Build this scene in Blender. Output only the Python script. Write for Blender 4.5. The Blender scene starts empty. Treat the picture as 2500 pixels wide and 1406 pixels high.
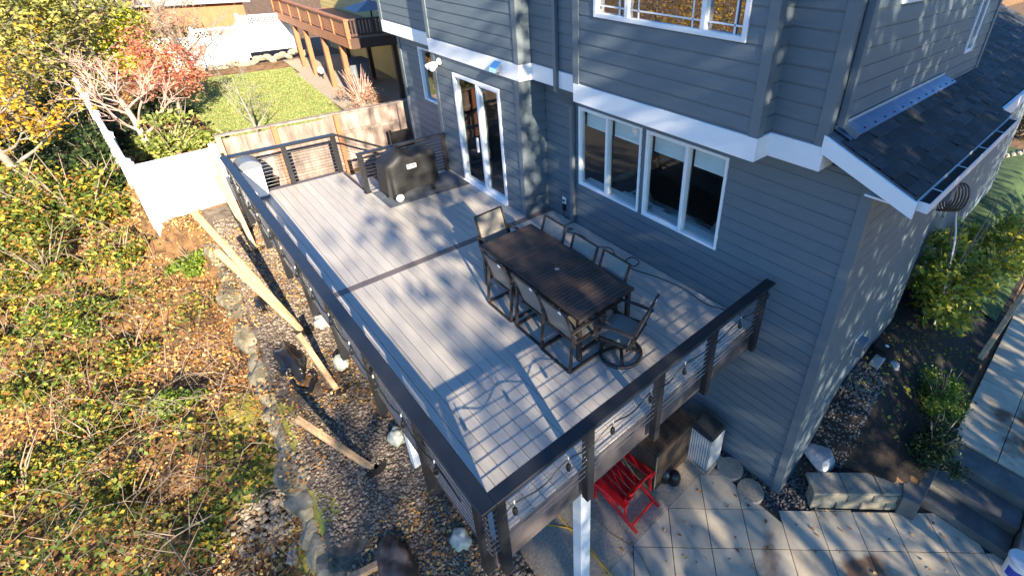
import bpy, bmesh, math, random
import numpy as np
from mathutils import Vector, Matrix, noise
R=math.radians
random.seed(7); rng=np.random.default_rng(7)
sc=bpy.context.scene; COL=sc.collection
# ------------------------------------------------------------------ camera, sky, sun, exposure
F=1216.2; PPX,PPY=1476.8,532.6; YAW,PIT,ROL=-.779,-.512,.026
O=np.array([-.9173,-2.2019,4.797])
_f=np.array([-math.sin(YAW)*math.cos(PIT),math.cos(YAW)*math.cos(PIT),math.sin(PIT)])
_r=np.array([math.cos(YAW),math.sin(YAW),0.]); _u=np.cross(_r,_f)
RT=_r*math.cos(ROL)+_u*math.sin(ROL); UP=-_r*math.sin(ROL)+_u*math.cos(ROL)
cam=bpy.data.objects.new('camera',bpy.data.cameras.new('camera')); COL.objects.link(cam)
cam.data.sensor_width=36; cam.data.lens=36*F/2500; cam.data.clip_end=2000; cam.data.clip_start=.05
cam.data.shift_x=-(PPX-1250)/2500; cam.data.shift_y=-(703-PPY)/2500
cam.matrix_world=Matrix(((RT[0],UP[0],-_f[0],O[0]),(RT[1],UP[1],-_f[1],O[1]),(RT[2],UP[2],-_f[2],O[2]),(0,0,0,1)))
sc.camera=cam
SUN_EL,SUN_AZ=R(22.5),R(12.)      # light travels towards +y and a little +x
w=bpy.data.worlds.new('World'); sc.world=w; w.use_nodes=True
nt=w.node_tree; bg=nt.nodes['Background']; sk=nt.nodes.new('ShaderNodeTexSky'); sk.sky_type='NISHITA'
sk.sun_disc=False; sk.sun_elevation=SUN_EL; sk.sun_rotation=math.pi+SUN_AZ; sk.altitude=50; sk.air_density=1.2; sk.dust_density=.2; sk.ozone_density=3
tn=nt.nodes.new('ShaderNodeMix'); tn.data_type='RGBA'; tn.blend_type='MULTIPLY'; tn.inputs[0].default_value=1; tn.inputs[7].default_value=(.50,.90,1.36,1)
nt.links.new(sk.outputs[0],tn.inputs[6]); nt.links.new(tn.outputs[2],bg.inputs[0]); bg.inputs[1].default_value=.07
sd=bpy.data.lights.new('sun','SUN'); sd.energy=5; sd.angle=R(.5); sd.color=(1,.86,.66)
sun=bpy.data.objects.new('sun',sd); COL.objects.link(sun); sun.location=(-8,-30,20)
ld=Vector((math.sin(SUN_AZ)*math.cos(SUN_EL),math.cos(SUN_AZ)*math.cos(SUN_EL),-math.sin(SUN_EL)))
sun.rotation_euler=ld.to_track_quat('-Z','Y').to_euler()
vs=sc.view_settings; vs.view_transform='Standard'; vs.look='None'; vs.exposure=1.95; vs.gamma=1
sc.cycles.max_bounces=6; sc.cycles.transparent_max_bounces=12; sc.cycles.use_denoising=True

# ------------------------------------------------------------------ helpers
def ray(px,py): return _f+RT*(px-PPX)/F-UP*(py-PPY)/F
def atz(px,py,z): d=ray(px,py); return O+d*((z-O[2])/d[2])
def aty(px,py,y): d=ray(px,py); return O+d*((y-O[1])/d[1])
def atx(px,py,x): d=ray(px,py); return O+d*((x-O[0])/d[0])
base={}
def thing(name,label,cat,loc=(0,0,0),rz=0,group=None):
    o=bpy.data.objects.new(name,None); COL.objects.link(o); o.empty_display_size=.2
    o.location=loc; o.rotation_euler=(0,0,rz); o['label']=label; o['category']=cat
    if group: o['group']=group
    base[o]=Vector(loc); return o
def tag(o,label=None,cat=None,group=None,kind=None):
    if label: o['label']=label
    if cat: o['category']=cat
    if group: o['group']=group
    if kind: o['kind']=kind
    return o
def link(name,me,m,parent=None,smooth=False):
    o=bpy.data.objects.new(name,me); COL.objects.link(o)
    if m: me.materials.append(m)
    if parent is not None: o.parent=parent; base[o]=base[parent]
    else: base[o]=Vector((0,0,0))
    if smooth: me.polygons.foreach_set('use_smooth',[True]*len(me.polygons))
    return o
class MB:
    def __init__(s): s.v=[]; s.f=[]
    def add(s,vs,fs):
        n=len(s.v); s.v+= [tuple(v) for v in vs]; s.f+=[tuple(i+n for i in f) for f in fs]; return s
    def box(s,x0,x1,y0,y1,z0,z1):
        return s.add([(x0,y0,z0),(x1,y0,z0),(x1,y1,z0),(x0,y1,z0),(x0,y0,z1),(x1,y0,z1),(x1,y1,z1),(x0,y1,z1)],
          [(0,3,2,1),(4,5,6,7),(0,1,5,4),(1,2,6,5),(2,3,7,6),(3,0,4,7)])
    def beam(s,a,b,w,h=None,up=(0,0,1)):
        h=h or w; a=Vector(a); b=Vector(b); d=(b-a).normalized(); u=Vector(up)
        if abs(d.dot(u))>.98: u=Vector((0,1,0))
        r=d.cross(u).normalized(); u=r.cross(d); vs=[]
        for p in (a,b):
            for i,j in ((-1,-1),(1,-1),(1,1),(-1,1)): vs.append(p+r*(i*w/2)+u*(j*h/2))
        return s.add(vs,[(0,1,2,3),(7,6,5,4),(0,4,5,1),(1,5,6,2),(2,6,7,3),(3,7,4,0)])
    def tube(s,pts,rad,n=8,cap=True):
        pts=[Vector(p) for p in pts]; k=len(pts); rs=rad if hasattr(rad,'__len__') else [rad]*k
        vs=[];fs=[]; u=None
        for i,p in enumerate(pts):
            d=(pts[min(i+1,k-1)]-pts[max(i-1,0)]).normalized()
            if u is None: u=d.orthogonal().normalized()
            u=(u-d*u.dot(d)); u=u.normalized() if u.length>1e-6 else d.orthogonal().normalized()
            v=d.cross(u)
            for j in range(n):
                a=2*math.pi*j/n; vs.append(p+(u*math.cos(a)+v*math.sin(a))*rs[i])
        for i in range(k-1):
            for j in range(n):
                fs.append((i*n+j,i*n+(j+1)%n,(i+1)*n+(j+1)%n,(i+1)*n+j))
        if cap: fs+= [tuple(range(n))[::-1],tuple(range((k-1)*n,k*n))]
        return s.add(vs,fs)
    def lathe(s,prof,c=(0,0,0),n=20,axis='z',cap=True):
        vs=[];fs=[]
        for r,z in prof:
            for j in range(n):
                a=2*math.pi*j/n; p=(r*math.cos(a),r*math.sin(a),z)
                if axis=='y': p=(p[0],p[2],p[1])
                if axis=='x': p=(p[2],p[0],p[1])
                vs.append((p[0]+c[0],p[1]+c[1],p[2]+c[2]))
        k=len(prof)
        for i in range(k-1):
            for j in range(n): fs.append((i*n+j,i*n+(j+1)%n,(i+1)*n+(j+1)%n,(i+1)*n+j))
        if cap: fs+=[tuple(range(n))[::-1],tuple(range((k-1)*n,k*n))]
        return s.add(vs,fs)
    def prism(s,poly,z0,z1):
        n=len(poly)
        return s.add([(x,y,z0) for x,y in poly]+[(x,y,z1) for x,y in poly],
          [tuple(range(n))[::-1],tuple(range(n,2*n))]+[(i,(i+1)%n,(i+1)%n+n,i+n) for i in range(n)])
    def build(s,name,m,parent=None,bevel=0,smooth=False,seg=1):
        off=base[parent] if parent is not None else Vector((0,0,0))
        me=bpy.data.meshes.new(name); me.from_pydata([(v[0]-off[0],v[1]-off[1],v[2]-off[2]) for v in s.v],[],s.f)
        bm=bmesh.new(); bm.from_mesh(me)
        if not smooth or len(bm.faces)<4000: bmesh.ops.recalc_face_normals(bm,faces=bm.faces)
        if bevel: bmesh.ops.bevel(bm,geom=[e for e in bm.edges if e.calc_face_angle(0)>.5],offset=bevel,segments=seg,affect='EDGES',clamp_overlap=True)
        bm.to_mesh(me); bm.free(); me.update()
        return link(name,me,m,parent,smooth)
def nz(p,s=1.,o=0.): return noise.noise(Vector((p[0]*s+o,p[1]*s-o,p[2]*s+o*.7)))
def fastmesh(name,V,Fq,m,parent=None):
    me=bpy.data.meshes.new(name); off=base[parent] if parent is not None else (0,0,0)
    V=np.asarray(V,np.float32)-np.array(off,np.float32); Fq=np.asarray(Fq,np.int32); k=Fq.shape[1]
    me.vertices.add(len(V)); me.vertices.foreach_set('co',V.ravel())
    me.loops.add(Fq.size); me.loops.foreach_set('vertex_index',Fq.ravel())
    me.polygons.add(len(Fq)); me.polygons.foreach_set('loop_start',np.arange(0,Fq.size,k,dtype=np.int32))
    me.update(calc_edges=True); return link(name,me,m,parent)
def leaves(name,P,size,m,parent=None,flat=.5,asp=.62):
    """one bent leaf blade of two quads per point"""
    P=np.asarray(P,float); n=len(P); size=np.broadcast_to(size,(n,)).reshape(n,1)
    N=rng.normal(size=(n,3)); N[:,2]=np.abs(N[:,2])+flat*2; N/=np.linalg.norm(N,axis=1,keepdims=True)
    A=np.cross(N,rng.normal(size=(n,3))); A/=np.linalg.norm(A,axis=1,keepdims=True); B=np.cross(N,A)
    s=size
    q=[P-A*s*.5, P+B*s*asp*.5+N*s*.12-A*s*.05, P+A*s*.55, P-B*s*asp*.5+N*s*.12-A*s*.05]
    V=np.stack(q,1).reshape(-1,3); i=np.arange(n)[:,None]*4
    Ft=np.concatenate([i+np.array([[0,1,2]]),i+np.array([[0,2,3]])],0)
    return fastmesh(name,V,Ft,m,parent)
# ------------------------------------------------------------------ materials
def newmat(name):
    m=bpy.data.materials.new(name); m.use_nodes=True; return m,m.node_tree,m.node_tree.nodes['Principled BSDF']
def mat(name,c,rough=.6,var=.12,scale=6,metal=0,bump=0,bscale=None,stretch=(1,1,1),spec=.5,c2=None,island=0,coat=0):
    m,t,b=newmat(name); n=t.nodes; L=t.links
    tc=n.new('ShaderNodeTexCoord'); mp=n.new('ShaderNodeMapping'); mp.inputs['Scale'].default_value=stretch
    L.new(tc.outputs['Object'],mp.inputs[0])
    tx=n.new('ShaderNodeTexNoise'); tx.inputs['Scale'].default_value=scale; tx.inputs['Detail'].default_value=6; tx.inputs['Roughness'].default_value=.62
    L.new(mp.outputs[0],tx.inputs['Vector'])
    rp=n.new('ShaderNodeValToRGB'); e=rp.color_ramp.elements; e[0].position=.3; e[1].position=.72
    lo=tuple(x*(1-var) for x in c); hi=tuple(min(1,x*(1+var)) for x in c) if c2 is None else c2
    e[0].color=(*lo,1); e[1].color=(*hi,1); L.new(tx.outputs[0],rp.inputs[0]); out=rp.outputs[0]
    if island:
        g=n.new('ShaderNodeNewGeometry'); mr=n.new('ShaderNodeMapRange'); mr.inputs[3].default_value=1-island; mr.inputs[4].default_value=1+island
        L.new(g.outputs['Random Per Island'],mr.inputs[0]); mx=n.new('ShaderNodeMix'); mx.data_type='RGBA'; mx.blend_type='MULTIPLY'; mx.inputs[0].default_value=1
        L.new(out,mx.inputs[6]); L.new(mr.outputs[0],mx.inputs[7]); out=mx.outputs[2]
    L.new(out,b.inputs['Base Color']); b.inputs['Roughness'].default_value=rough; b.inputs['Metallic'].default_value=metal
    b.inputs['Specular IOR Level'].default_value=spec; b.inputs['Coat Weight'].default_value=coat
    if bump:
        bt=n.new('ShaderNodeTexNoise'); bt.inputs['Scale'].default_value=bscale or scale*5; bt.inputs['Detail'].default_value=5; L.new(mp.outputs[0],bt.inputs['Vector'])
        bp=n.new('ShaderNodeBump'); bp.inputs['Strength'].default_value=bump; bp.inputs['Distance'].default_value=.02; L.new(bt.outputs[0],bp.inputs['Height']); L.new(bp.outputs[0],b.inputs['Normal'])
    return m
def leafmat(name,cols,trans=.35,rough=.55):
    m,t,b=newmat(name); n=t.nodes; L=t.links; g=n.new('ShaderNodeNewGeometry'); rp=n.new('ShaderNodeValToRGB'); cr=rp.color_ramp; cr.interpolation='CONSTANT'
    while len(cr.elements)<len(cols): cr.elements.new(.5)
    for i,c in enumerate(cols): cr.elements[i].position=i/len(cols); cr.elements[i].color=(*c,1)
    L.new(g.outputs['Random Per Island'],rp.inputs[0]); L.new(rp.outputs[0],b.inputs['Base Color']); b.inputs['Roughness'].default_value=rough; b.inputs['Specular IOR Level'].default_value=.35
    tr=n.new('ShaderNodeBsdfTranslucent'); L.new(rp.outputs[0],tr.inputs[0]); mx=n.new('ShaderNodeMixShader'); mx.inputs[0].default_value=trans
    L.new(b.outputs[0],mx.inputs[1]); L.new(tr.outputs[0],mx.inputs[2]); L.new(mx.outputs[0],n['Material Output'].inputs[0]); return m
def glassmat(name,tint=(.93,.97,.96),refl=.0):
    m,t,b=newmat(name); n=t.nodes; L=t.links; n.remove(b)
    tr=n.new('ShaderNodeBsdfTransparent'); tr.inputs[0].default_value=(*tint,1); gl=n.new('ShaderNodeBsdfGlossy'); gl.inputs['Roughness'].default_value=.01
    fr=n.new('ShaderNodeFresnel'); fr.inputs[0].default_value=1.6; ad=n.new('ShaderNodeMath'); ad.operation='ADD'; ad.inputs[1].default_value=refl; L.new(fr.outputs[0],ad.inputs[0]); gm=n.new('ShaderNodeNewGeometry'); iv=n.new('ShaderNodeMath'); iv.operation='SUBTRACT'; iv.inputs[0].default_value=1; L.new(gm.outputs['Backfacing'],iv.inputs[1]); mu=n.new('ShaderNodeMath'); mu.operation='MULTIPLY'; L.new(ad.outputs[0],mu.inputs[0]); L.new(iv.outputs[0],mu.inputs[1]); ad=mu
    mx=n.new('ShaderNodeMixShader'); L.new(ad.outputs[0],mx.inputs[0]); L.new(tr.outputs[0],mx.inputs[1]); L.new(gl.outputs[0],mx.inputs[2]); L.new(mx.outputs[0],n['Material Output'].inputs[0]); return m
M={}
M['siding']=mat('siding',(.112,.145,.17),.55,.08,3,bump=.08,bscale=40,stretch=(1,1,6))
M['trim_grey']=mat('trim_grey',(.128,.156,.175),.55,.05,4)
M['white']=mat('white_paint',(.78,.79,.8),.45,.03,5)
M['vinyl']=mat('white_vinyl',(.82,.82,.82),.4,.02,3)
M['shingle']=mat('shingle',(.032,.034,.04),.85,.3,14,bump=.5,bscale=60,island=.55)
M['flash']=mat('blue_grey_flashing',(.2,.25,.36),.35,.1,4,metal=.6)
M['gutter']=mat('gutter',(.7,.72,.75),.4,.05,4)
M['deck']=mat('deck_board',(.42,.385,.335),.36,.10,3.5,bump=.06,bscale=30,stretch=(8,.6,1),island=.07)
M['deckdark']=mat('dark_deck_board',(.12,.10,.095),.5,.15,5,stretch=(1,8,1))
M['fascia']=mat('fascia',(.10,.085,.085),.5,.2,2.5)
M['rail']=mat('black_rail',(.016,.017,.02),.38,.2,6,spec=.5)
M['steel']=mat('cable_steel',(.62,.62,.62),.3,.1,5,metal=1)
M['bronze']=mat('dark_bronze_frame',(.034,.028,.026),.45,.25,9,bump=.05)
M['slat']=mat('table_slat',(.052,.038,.034),.45,.25,4,stretch=(1,14,1),island=.2)
M['sling']=mat('taupe_sling',(.22,.203,.178),.75,.1,30,bump=.15,bscale=300)
M['black']=mat('black_cloth_cover',(.011,.011,.012),.6,.3,5,bump=.35,bscale=9)
M['blackpl']=mat('black_plastic',(.012,.012,.013),.3,.3,9)
M['grey_pl']=mat('grey_plastic',(.13,.15,.18),.5,.1,6)
M['matdark']=mat('doormat',(.06,.066,.08),.85,.3,8)
M['mat']=mat('grill_mat',(.085,.097,.115),.8,.3,5)
M['lumber']=mat('fresh_lumber',(.52,.33,.18),.7,.35,5,stretch=(5,5,.8),bump=.3,bscale=30)
M['red']=mat('red_plastic',(.62,.012,.014),.4,.08,6)
M['conc']=mat('patio_concrete',(.36,.335,.29),.8,.22,2.2,bump=.15,bscale=50)
M['slab']=mat('exposed_aggregate',(.34,.285,.215),.9,.35,28,bump=.4,bscale=70)
M['joint']=mat('joint',(.05,.045,.04),.9,.2,9)
M['mulch']=mat('mulch',(.022,.016,.012),.95,.5,16,bump=.9,bscale=40)
M['soil']=mat('soil_leaf_litter',(.10,.055,.028),.95,.55,5,bump=.8,bscale=24,c2=(.26,.14,.055))
M['moss']=mat('moss',(.26,.24,.04),.95,.4,9,bump=.6,bscale=50)
M['gravelbed']=mat('gravel_bed',(.09,.062,.042),.95,.5,6,bump=.9,bscale=60,c2=(.2,.16,.12))
M['pebble']=mat('pebbles',(.23,.18,.135),.85,.25,8,island=.5)
M['pebdark']=mat('dark_pebbles',(.12,.115,.105),.8,.2,8,island=.5)
M['rock']=mat('tan_rock',(.34,.30,.24),.85,.4,3.5,bump=.6,bscale=14,c2=(.5,.46,.38))
M['rockmoss']=mat('mossy_rock',(.15,.125,.055),.9,.5,4.5,bump=.9,bscale=10,c2=(.36,.31,.22))
M['pilestone']=mat('tan_fieldstone',(.36,.28,.19),.85,.3,6,island=.35)
M['boulder']=mat('grey_boulder',(.26,.27,.28),.8,.35,3,bump=.6,bscale=12,c2=(.46,.48,.5))
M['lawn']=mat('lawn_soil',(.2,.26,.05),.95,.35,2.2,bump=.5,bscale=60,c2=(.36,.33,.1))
M['shadelawn']=mat('shade_dark_lawn',(.04,.07,.018),.95,.4,4,bump=.7,bscale=60)  # lawn colour darkened to carry the shade of the side yard
M['fencewood']=mat('weathered_fence_wood',(.25,.19,.16),.85,.55,5,stretch=(1,1,.25),bump=.3,island=.25)
M['cedar']=mat('stained_cedar',(.33,.13,.055),.65,.2,4,stretch=(1,1,.4))
M['cedardark']=mat('shade_darkened_cedar',(.07,.034,.024),.65,.2,4)  # cedar with shade put into its colour, for shadowed fronts and undersides
M['yellowwall']=mat('yellow_wall',(.5,.41,.16),.7,.08,3)
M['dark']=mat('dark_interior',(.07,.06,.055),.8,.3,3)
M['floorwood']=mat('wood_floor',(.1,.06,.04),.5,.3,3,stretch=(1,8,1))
M['sofa']=mat('pale_blue_sofa',(.5,.6,.64),.85,.08,10)
M['cush']=mat('cushion',(.45,.45,.44),.85,.2,14)
M['blind']=mat('blind',(.7,.75,.8),.7,.05,5)
M['bark']=mat('bark',(.17,.14,.11),.9,.4,6,bump=.6,c2=(.32,.28,.23))
M['palebark']=mat('pale_bark',(.16,.14,.11),.85,.35,5,bump=.4,c2=(.33,.30,.25))
M['pinkbark']=mat('pinkish_lichen_bark',(.42,.24,.19),.85,.3,5,bump=.4,c2=(.6,.45,.38))
M['twig']=mat('dry_twig',(.24,.19,.14),.9,.4,4)
M['glass']=glassmat('window_glass')
M['glassr']=glassmat('reflecting_window_glass',(.5,.55,.55),.3)
M['bulb']=glassmat('bulb_glass',(.95,.95,.92),.05)
M['cord']=mat('dark_cord',(.012,.018,.022),.5,.2,5)
M['yellow']=mat('yellow_cord',(.75,.42,.02),.5,.1,5)
M['acwhite']=mat('ac_casing',(.6,.6,.58),.5,.08,4)
M['acdark']=mat('ac_grille',(.05,.052,.05),.6,.3,12)
M['brownwood']=mat('dark_brown_wood',(.055,.036,.024),.7,.35,5,stretch=(1,6,1),bump=.2)
M['bag']=mat('white_green_bag',(.5,.5,.46),.5,.2,9,bump=.3,bscale=8,c2=(.42,.45,.34))
M['brownbag']=mat('brown_sack',(.09,.06,.045),.6,.4,5,bump=.5,bscale=7)
M['blue']=mat('blue_label',(.02,.05,.4),.4,.1,5)
M['planter']=mat('planter_stone',(.25,.225,.17),.85,.4,6,bump=.4)
M['stepst']=mat('dark_paver',(.12,.115,.105),.7,.45,2.5,bump=.2)  # dark mottled concrete for the steps and side walls
M['chrome']=mat('chrome',(.7,.7,.7),.15,.05,5,metal=1)
LM={}
LM['bramble']=leafmat('bramble_leaf',[(.08,.13,.025),(.13,.2,.035),(.18,.24,.045),(.25,.27,.045),(.06,.09,.02),(.36,.31,.05),(.12,.18,.03),(.55,.42,.05),(.1,.15,.03),(.24,.13,.04),(.42,.34,.06),(.36,.16,.04)])
LM['litter']=leafmat('fallen_leaf',[(.46,.2,.05),(.55,.31,.08),(.3,.14,.055),(.62,.43,.15),(.5,.24,.05),(.2,.1,.05),(.64,.47,.2),(.4,.2,.08)],.1,.7)
LM['gold']=leafmat('golden_leaf',[(.60,.32,.02),(.66,.42,.03),(.5,.25,.02),(.55,.42,.06),(.38,.3,.05)])
LM['ygreen']=leafmat('yellow_green_leaf',[(.30,.30,.07),(.42,.38,.1),(.24,.26,.07),(.5,.43,.11),(.18,.21,.08)])
LM['red']=leafmat('red_maple_leaf',[(.55,.16,.10),(.62,.25,.15),(.5,.12,.09),(.6,.32,.18)])
LM['lime']=leafmat('lime_leaf',[(.5,.5,.02),(.4,.44,.03),(.58,.55,.04),(.3,.36,.03)])
LM['rhodo']=leafmat('rhododendron_leaf',[(.2,.26,.05),(.3,.34,.08),(.12,.18,.04),(.4,.4,.12)])
LM['dgreen']=leafmat('dark_green_leaf',[(.03,.055,.02),(.045,.08,.025),(.06,.1,.03),(.025,.04,.018)])
LM['fresh']=leafmat('fresh_green_leaf',[(.2,.28,.03),(.14,.22,.03),(.27,.33,.05),(.09,.15,.03)])
LM['hydr']=leafmat('yellowing_leaf',[(.26,.34,.05),(.5,.46,.05),(.62,.52,.06),(.17,.25,.04),(.38,.4,.06),(.13,.18,.04)])
LM['tan']=leafmat('tan_twig_leaf',[(.4,.27,.17),(.5,.36,.25),(.32,.2,.14),(.45,.22,.16)])
LM['grass']=leafmat('grass_blade',[(.27,.35,.11),(.29,.37,.12),(.32,.38,.13),(.37,.38,.15)],.3)
LM['canopy']=leafmat('canopy_leaf',[(.1,.12,.03),(.2,.2,.05),(.3,.24,.06)],.25)
exec_order=None
# ------------------------------------------------------------------ terrain
def ss(t): t=np.clip(t,0,1); return t*t*(3-2*t)
def xr(y): return -1.1+.067*np.clip(y,-2,9.5)
_nt=rng.random((64,64))
def vn(x,y,s=1.):
    x=np.asarray(x,float)*s; y=np.asarray(y,float)*s; i=np.floor(x).astype(int); j=np.floor(y).astype(int); a=ss(x-i); b=ss(y-j)
    g=lambda p,q:_nt[p%64,q%64]
    return (g(i,j)*(1-a)+g(i+1,j)*a)*(1-b)+(g(i,j+1)*(1-a)+g(i+1,j+1)*a)*b-.5
def hz(x,y):
    x=np.asarray(x,float); y=np.asarray(y,float)
    z=-2.93+.19*(np.clip(y,.5,11.4)-.5)+.05*np.clip(y-11.4,0,12)+.02*np.clip(y-30,0,200)
    tt=ss((y-9.8)/2.2); xl=xr(y)*(1-tt)-1.5*tt; d=np.clip(xl-x,0,None)
    drop=.75-.25*tt
    left=-(drop*ss(d/.3)+.2*np.clip(d,0,9))+.14*ss(d)*(vn(x,y,1.3)*2+vn(x+9,y,3.1))
    z=z+left
    r=-2.32+.72*ss((y+2.2)/1.3); zr=np.where(y<.8,-2.96+(r+2.96)*ss((x-5.0)/1.3),-2.96+1.36*ss((x-8.2)/.6))
    z=np.where((x>4.6)&(y<11.5),np.where(y<.8,zr,np.maximum(zr,-2.96)),z)
    z=np.where((y<-.5)&(x<=4.6)&(x>.3),-2.98,z)
    z=np.where((y<3.25)&(y>-.95)&(x>.97)&(x<4.5),-2.99,z)
    z=np.where((x+y<3.6)&(y<-1.0)&(x>4.2),-2.98,z)
    z=np.where((y<-2.38)&(x>4.5)&(x<7.15),-2.98,np.where((y<-2.38)&(x>=7.15),-2.42,z))
    return z
def sheet(name,xs,ys,fn,m,parent=None,mask=None):
    X,Y=np.meshgrid(xs,ys); Z=fn(X,Y); V=np.stack([X,Y,Z],-1).reshape(-1,3); nx=len(xs); ny=len(ys)
    i=np.arange(nx-1)[None,:]+np.arange(ny-1)[:,None]*nx; Fq=np.stack([i,i+1,i+1+nx,i+nx],-1).reshape(-1,4)
    if mask is not None:
        c=V[Fq].mean(1); Fq=Fq[mask(c[:,0],c[:,1])]
    o=fastmesh(name,V,Fq,m,parent); o.data.polygons.foreach_set('use_smooth',[True]*len(o.data.polygons)); return o
gx=np.concatenate([np.linspace(-120,-14,16),np.arange(-13.5,-9,.5),np.arange(-9,11,.14),np.arange(11,20,.6),np.linspace(21,120,14)])
gy=np.concatenate([np.linspace(-80,-9,14),np.arange(-8,14,.14),np.arange(14,36,.5),np.linspace(37,220,26)])
tag(sheet('ground',gx,gy,hz,M['soil']),kind='structure')
tag(sheet('gravel_path',np.arange(-1.2,4.55,.11),np.arange(-1.2,11.35,.12),lambda x,y:hz(x,y)+.03,M['gravelbed'],mask=lambda x,y:(x>xr(y)-.05)&~((x>.9)&(y<3.3))),kind='structure')
lawnmask=lambda x,y:(x>.1+.8*vn(x,y,.5)+.06*(y-11))&(x<4.2+.03*(y-13))
tag(sheet('lawn',np.arange(-1.3,5.4,.15),np.arange(11.5,22.6,.2),lambda x,y:hz(x,y)+.02,M['lawn'],mask=lawnmask),kind='structure')
tag(sheet('neighbor_path',np.arange(4.15,9.5,.2),np.arange(12.6,24,.2),lambda x,y:hz(x,y)+.035,M['slab'],mask=lambda x,y:x>4.2+.03*(y-13)),kind='structure')
tag(sheet('mulch_bed',np.arange(4.6,14,.14),np.arange(-2.3,3,.14),lambda x,y:hz(x,y)+.012,M['mulch'],mask=lambda x,y:((y<-.7)|(x>8.5))&(x>5.3)&(y>-2.3)),kind='structure')
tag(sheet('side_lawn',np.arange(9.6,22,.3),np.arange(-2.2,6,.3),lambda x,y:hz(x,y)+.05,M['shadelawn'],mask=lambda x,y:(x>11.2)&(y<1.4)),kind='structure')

# ------------------------------------------------------------------ lap siding and walls
EXPO=.185
def lap(mb,ax,c,sg,u0,u1,z0,z1):
    def P(u,z,o): return (c+sg*o,u,z) if ax=='x' else (u,c+sg*o,z)
    k=math.floor((z0+10)/EXPO)
    while True:
        a=k*EXPO-10; b=a+EXPO
        if a>=z1-1e-4: break
        za=max(a,z0); zb=min(b,z1); k+=1
        if zb-za<.004: continue
        zc=max(min(b-.022,zb),za+.002); oa=.016-.008*(za-a)/EXPO; ob=.016-.008*(zc-a)/EXPO
        mb.add([P(u0,za,oa),P(u1,za,oa),P(u1,zc,ob),P(u0,zc,ob),P(u0,za,0),P(u1,za,0),P(u1,zc,.001),P(u0,zc,.001),P(u1,zb,.001),P(u0,zb,.001)],[(0,1,2,3),(4,5,1,0),(3,2,6,7),(7,6,8,9)])
def rects(u0,u1,z0,z1,holes):
    us=sorted({u0,u1}|{h[i] for h in holes for i in (0,1)}); out=[]
    for a,b in zip(us,us[1:]):
        zs=sorted([(h[2],h[3]) for h in holes if h[0]<=a+1e-6 and h[1]>=b-1e-6]); z=z0
        for lo,hi in zs:
            if lo>z: out.append((a,b,z,lo))
            z=hi
        if z1>z: out.append((a,b,z,z1))
    return out
def wall(parent,ax,c,sg,u0,u1,z0,z1,holes=(),th=.14,name='wall'):
    m=MB()
    for a,b,lo,hi in rects(u0,u1,z0,z1,list(holes)):
        lap(m,ax,c,sg,a,b,lo,hi)
        i,j=sorted((c,c-sg*th)); m.box(i,j,a,b,lo,hi) if ax=='x' else m.box(a,b,i,j,lo,hi)
    return m.build(name,M['siding'],parent)
def fr(mb,ax,c0,c1,u0,u1,z0,z1):
    return mb.box(c0,c1,u0,u1,z0,z1) if ax=='x' else mb.box(u0,u1,c0,c1,z0,z1)
def window(parent,ax,c,sg,u0,u1,z0,z1,mull=(),wf=.06,grid=None,glass='glass',blind=0,name='window',sash=None):
    """frame, one pane per light, optional grille bars and blind"""
    lo,hi=sorted((c-sg*.09,c+sg*.035)); f=MB()
    fr(f,ax,lo,hi,u0,u0+wf,z0,z1); fr(f,ax,lo,hi,u1-wf,u1,z0,z1); fr(f,ax,lo,hi,u0+wf,u1-wf,z0,z0+wf); fr(f,ax,lo,hi,u0+wf,u1-wf,z1-wf,z1)
    for q in mull: fr(f,ax,lo+.004,hi-.004,q-wf*.55,q+wf*.55,z0+wf,z1-wf)
    fo=f.build(name,M['white'],parent,bevel=.006)
    ed=[u0+wf]+[v for q in mull for v in (q-wf*.55,q+wf*.55)]+[u1-wf]
    for i in range(0,len(ed),2):
        g=MB(); pc=c-sg*(.02 if (i//2)%2 else .045); fr(g,ax,*sorted((pc,pc-sg*.006)),ed[i],ed[i+1],z0+wf,z1-wf); g.build('pane',M[glass],fo)
        if sash and (i//2)==sash[0]:
            s=MB(); p0,p1=sorted((c-sg*.05,c+sg*.015)); a,b=ed[i],ed[i+1]; t=.022
            fr(s,ax,p0,p1,a,a+t,z0+wf,z1-wf); fr(s,ax,p0,p1,b-t,b,z0+wf,z1-wf); fr(s,ax,p0,p1,a+t,b-t,z0+wf,z0+wf+t); fr(s,ax,p0,p1,a+t,b-t,z1-wf-t,z1-wf); s.build('sash',M['white'],fo)
        if grid:
            s=MB(); p0,p1=sorted((c-sg*.03,c-sg*.015))
            for q in grid['u']:
                if ed[i]<q<ed[i+1]: fr(s,ax,p0,p1,q-.009,q+.009,z0+wf,z1-wf)
            for q in grid['z']: fr(s,ax,p0,p1,ed[i],ed[i+1],q-.009,q+.009)
            s.build('grille',M['white'],fo)
        if blind:
            s=MB(); p=c-sg*.13
            for k in range(int(blind/.03)): fr(s,ax,*sorted((p,p-sg*.012)),ed[i]+.01,ed[i+1]-.01,z1-wf-.03*(k+1)+.002,z1-wf-.03*k)
            s.build('blind',M['blind'],fo)
    return fo
ZB0,ZB1=2.63,2.91; ZT=6.3
house=thing('house','grey lap-sided two-storey house with white bands, standing behind the deck','house',(4.56,4,-2.9))
wA=(2.57,4.03,.86,2.31); wB=(1.02,2.48,.86,2.31); dr=(5.58,7.26,.02,2.36); wC=(8.78,9.68,1.2,2.46)
XW=4.564; XD=4.0; YJ=4.97; YN=-.77
wall(house,'x',XW,-1,YN,YJ,-2.95,ZB0,[wA,wB])
wall(house,'y',YJ,-1,XD,XW-.021,-2.5,ZB0)
wall(house,'x',XD,-1,YJ,8.06,-2.4,ZB0,[dr])
wall(house,'y',8.06,1,XD,4.45,-2.4,ZB0)
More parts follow.
